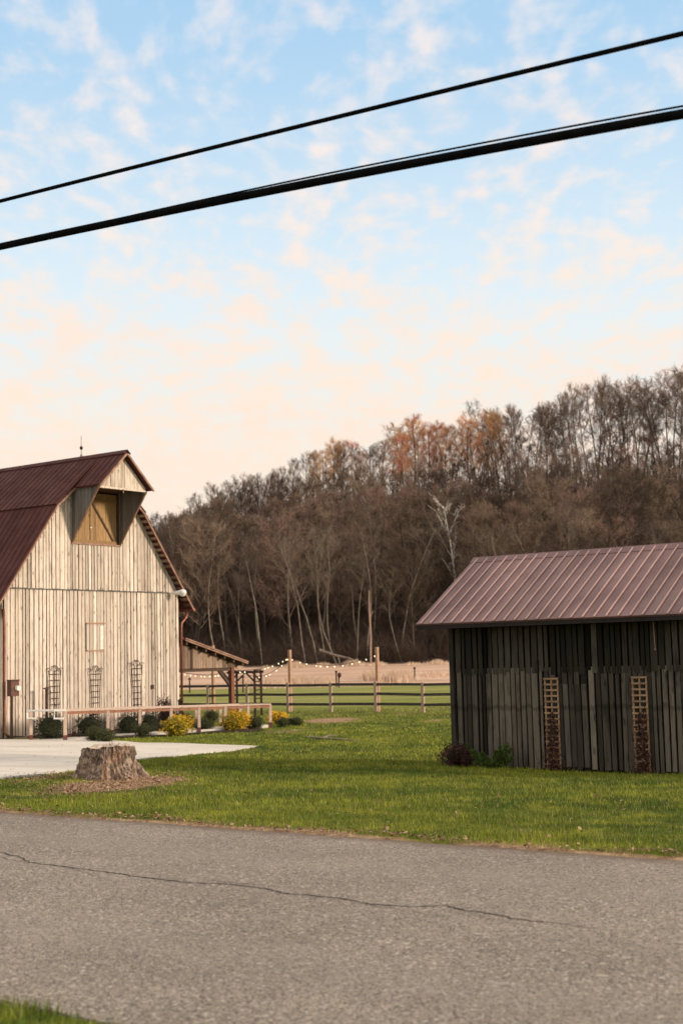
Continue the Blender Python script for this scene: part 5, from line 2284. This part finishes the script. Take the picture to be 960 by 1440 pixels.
def forest():
    g = random.Random(77)
    cand = []
    # crest rows
    for row, Yr in enumerate((286, 291, 297)):
        x = -62.0
        while x < 112:
            cand.append((x + g.uniform(-.9, .9), Yr + g.uniform(-2, 2), 'ridge'))
            x += 2.5 if row < 2 else 3.4
    # slope
    Y = 279.0
    while Y > 153:
        xw = .31 * Y + 12
        x = -xw * .8
        step = 4.9
        while x < xw:
            cand.append((x + g.uniform(-1.8, 1.8), Y + g.uniform(-2, 2), 'slope'))
            x += step * g.uniform(.8, 1.25)
        Y -= 5.2
    res = []
    for x, y, kd in cand:
        z = tz(x, y)
        px, py = proj((x, y, z))
        if kd == 'ridge':
            ys = float(np.interp(px, SKX, SKY_)) + g.gauss(5, 5) + 7 * math.sin(x * .33)
            Ht = (AT(px, ys, y).z - z)
            Ht = min(max(Ht, 9), 24)
            if px < 470:
                Ht = min(Ht, 15)
        else:
            sky_y = float(np.interp(px, SKX, SKY_))
            cap = sky_y + float(np.interp(px, [480, 600, 700, 800], [28, 48, 62, 85])) + 30 * math.sin(px * .013 + y * .05)
            if px < 330:
                cap = sky_y + 22
            Hc = AT(px, cap, y).z - z
            Ht = min(g.uniform(11.5, 16.5), Hc)
            if y < 175:
                Ht = g.uniform(11, 16)
            if Ht < 5:
                Ht = g.uniform(4, 5.5)
        res.append([x, y, z, px, py, kd, Ht])
    res = [r for r in res if not (612 < r[3] < 668 and 150 < r[1] < 187 and proj((r[0], r[1], r[2] + r[6]))[1] < 765)]
    inside = [r for r in res if 195 < r[3] < 985 and (r[4] > 0)]
    # hidden behind the shed: lower parts still show tops; keep those whose tops show
    def top_py(r):
        return proj((r[0], r[1], r[2] + r[6]))[1]
    vis = []
    oth = []
    for r in res:
        tp_ = top_py(r)
        hid = (r[3] > 640 and tp_ > 760) or (r[3] < 250 and tp_ > 700 + (250 - r[3]) * 0) and r[3] < 235
        if 205 < r[3] < 972 and not hid:
            vis.append(r)
        else:
            oth.append(r)
    # the ones that show largest first: front rows and crest
    def key(r):
        sz = r[6] / r[1]
        return -(sz * (1.6 if r[5] == 'ridge' or r[1] < 172 else 1.0)) + g.random() * .02
    vis.sort(key=key)
    ind = vis[:284]
    rest = vis[284:] + oth
    n = 0
    for x, y, z, px, py, kd, Ht in ind:
        n += 1
        rz = g.uniform(0, 6.28)
        if kd == 'ridge':
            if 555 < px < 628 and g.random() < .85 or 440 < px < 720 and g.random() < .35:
                place('sunset_glow', n, x, y, Ht, rz, 'bare tree with orange sunset glow painted into its crown on the crest of the hill', 'trees with painted sunset glow on the hill crest')
            else:
                place('ridge', n, x, y, Ht, rz, 'tall bare tree standing in the line along the hill crest against the sky', 'bare trees along the hill crest', sx=g.uniform(.8, 1.15))
        elif y < 170:
            if g.random() < .5:
                place('foot', n, x, y, Ht * 1.05, g.uniform(-.6, .6) + (0 if g.random() < .6 else 3.1), 'pale-trunked slender tree at the foot of the wooded hill by the hay field', 'pale-trunked trees at the foot of the hill')
            else:
                place('slope', n, x, y, Ht, rz, 'bare brown tree in the front row at the foot of the wooded hill', 'brown trees at the foot of the hill', sx=g.uniform(.85, 1.2))
        else:
            place('slope', n, x, y, Ht, rz, 'bare brown tree among the crowded trees on the hillside', 'bare trees crowded on the hillside', sx=g.uniform(.9, 1.3))
    # the rest, with the underbrush, as one mass
    V, Fc = [], []
    off = 0
    low = [tree_segments(500 + i, 13, crown0=.2, spread=4.0, n_limb=16, n_br=6, n_tw=5, up=.65, twr=.021, trunk_r=.14) for i in range(3)]
    lowm = [seg_mesh('', s, None, 2) for s in low]
    for j, (x, y, z, px, py, kd, Ht) in enumerate(rest):
        v, f = lowm[j % 3]
        an = g.uniform(0, 6.28)
        s = Ht / 13
        c_, s_ = math.cos(an) * s, math.sin(an) * s
        w = np.stack([v[:, 0] * c_ - v[:, 1] * s_ + x, v[:, 0] * s_ + v[:, 1] * c_ + y, v[:, 2] * s + z], -1)
        V.append(w)
        Fc.append(f + off)
        off += len(w)
    # brush: fans of thin stems
    def brush(seed, n_):
        r_ = random.Random(seed)
        sg = []
        for k in range(n_):
            d = Vector((r_.gauss(0, .8), r_.gauss(0, .8), .8)).normalized()
            p = Vector((r_.gauss(0, .5), r_.gauss(0, .5), 0))
            L = r_.uniform(1.2, 3.2)
            p1 = p + d * L * .5
            d2 = (d + Vector((r_.gauss(0, .3), r_.gauss(0, .3), 0))).normalized()
            p2 = p1 + d2 * L * .5
            sg.append((p, p1, .02, .014, 3))
            sg.append((p1, p2, .014, .008, 3))
            for q_ in range(3):
                d3 = (d2 + Vector((r_.gauss(0, .6), r_.gauss(0, .6), r_.gauss(0, .3)))).normalized()
                sg.append((p1.lerp(p2, r_.random()), p2 + d3 * .6, .012, .006, 3))
        return sg
    bm_ = [seg_mesh('', brush(900 + i, 34), None, 2) for i in range(4)]
    for j in range(2000):
        y = 150.5 + (g.random() ** 1.5) * 142
        x = g.uniform(-.17 * y - 10, .33 * y + 12)
        z = tz(x, y)
        v, f = bm_[j % 4]
        an = g.uniform(0, 6.28)
        s = g.uniform(.7, 1.5)
        if y < 156:
            s *= .8
        c_, s_ = math.cos(an) * s, math.sin(an) * s
        w = np.stack([v[:, 0] * c_ - v[:, 1] * s_ + x, v[:, 0] * s_ + v[:, 1] * c_ + y, v[:, 2] * s + z - .1], -1)
        V.append(w)
        Fc.append(f + off)
        off += len(w)
    V = np.concatenate(V)
    Fc = np.concatenate(Fc)
    o = np_mesh('woodland', V, Fc, 4, M_brush)
    tag(o, 'mass of bare brown woodland and underbrush filling the hillside', 'woodland', kind='stuff')


forest()

# trees one can pick out
wl = make_tree('sycamore_tree', 611, 17, (M_sycamore, M_sycamore), crown0=.30, spread=3.8, n_limb=13, n_br=5, n_tw=2, up=1.25, twr=.026, trunk_r=.24, lean=-.07)


def single(o, px, pyb, pyt, Y, label, cat='tree', rz=0.0):
    c = AT(px, pyb, Y)
    z = tz(c.x, c.y)
    zt = AT(px, pyt, Y).z
    H = zt - z
    s = H / o['H'] if 'H' in o else 1
    o.location = (c.x, c.y, z)
    o.scale = (s, s, s)
    o.rotation_euler = (0, 0, rz)
    tag(o, label, cat)


single(wl, 641, 770, 704, 186, 'conspicuous white-barked tree with branching crown on the middle of the hillside')


def pale(seed, px, pyt, Y, lean, label, H=15):
    o = make_tree('leaning_pale_tree', seed, H, (M_barkpale2, M_twigpale), crown0=.5, spread=3.0, n_limb=12, n_br=5, n_tw=3, up=1.0, twr=.015, trunk_r=.11, lean=lean)
    single(o, px, 935, pyt, Y, label)


pale(701, 475, 745, 150.5, -.30, 'pale leaning tree at the field edge just left of the broken pinkish snag')
pale(702, 430, 760, 151.0, -.12, 'pale slender trunk leaning gently at the field edge above the first timber pole')
pale(703, 448, 740, 152.0, -.34, 'pale strongly leaning tree crossing behind a slender pale one at the field edge')
pale(704, 566, 800, 151.5, -.25, 'pale leaning tree at the field edge between the snag and the shed roof')
pale(706, 500, 770, 151.2, .10, 'pale tree with upright trunk at the field edge next to the broken snag')


def snag():
    A = AT(521, 933, 148.6)
    A.z = tz(A.x, A.y)
    T = AT(518.5, 830, 148.6)
    m = MB()
    m.tube([A, A.lerp(T, .4) + Vector((.08, 0, 0)), A.lerp(T, .75) + Vector((-.02, 0, 0)), T], [.11, .10, .085, .04], 8)
    m.tube([A.lerp(T, .62), A.lerp(T, .70) + Vector((.35, -.1, .2))], [.05, .015], 5)
    solo(m, 'broken_snag', simple('snag_wood', (.46, .33, .26), (.28, .19, .145), 2, .85, stretch=(2, 2, .4)), A, 'bare pinkish broken-off trunk standing alone at the field edge above the taller pole', 'dead tree')
    A = AT(449, 914, 148.4)
    B = AT(492, 926, 147.6)
    C_ = AT(478, 928, 147.6)
    C_.z = tz(C_.x, C_.y)
    m = MB()
    m.tube([A, A.lerp(B, .5) + Vector((0, 0, -.1)), B, B + Vector((.6, 0, -.6))], [.16, .13, .11, .09], 7)
    m.tube([A.lerp(B, .6), C_ + Vector((0, 0, .2))], [.08, .05], 6)
    m.tube([B, Vector((B.x - 1.2, B.y, tz(B.x - 1.2, B.y) + .1))], [.09, .08], 6)
    solo(m, 'fallen_log', M_barkpale, B, 'pale fallen trunk slanting down to the ground at the foot of the wooded hill', 'log')


snag()
for pr in sum(PROTO.values(), []):
    if pr.name not in USED:
        for c in list(pr.children):
            bpy.data.objects.remove(c)
        bpy.data.objects.remove(pr)
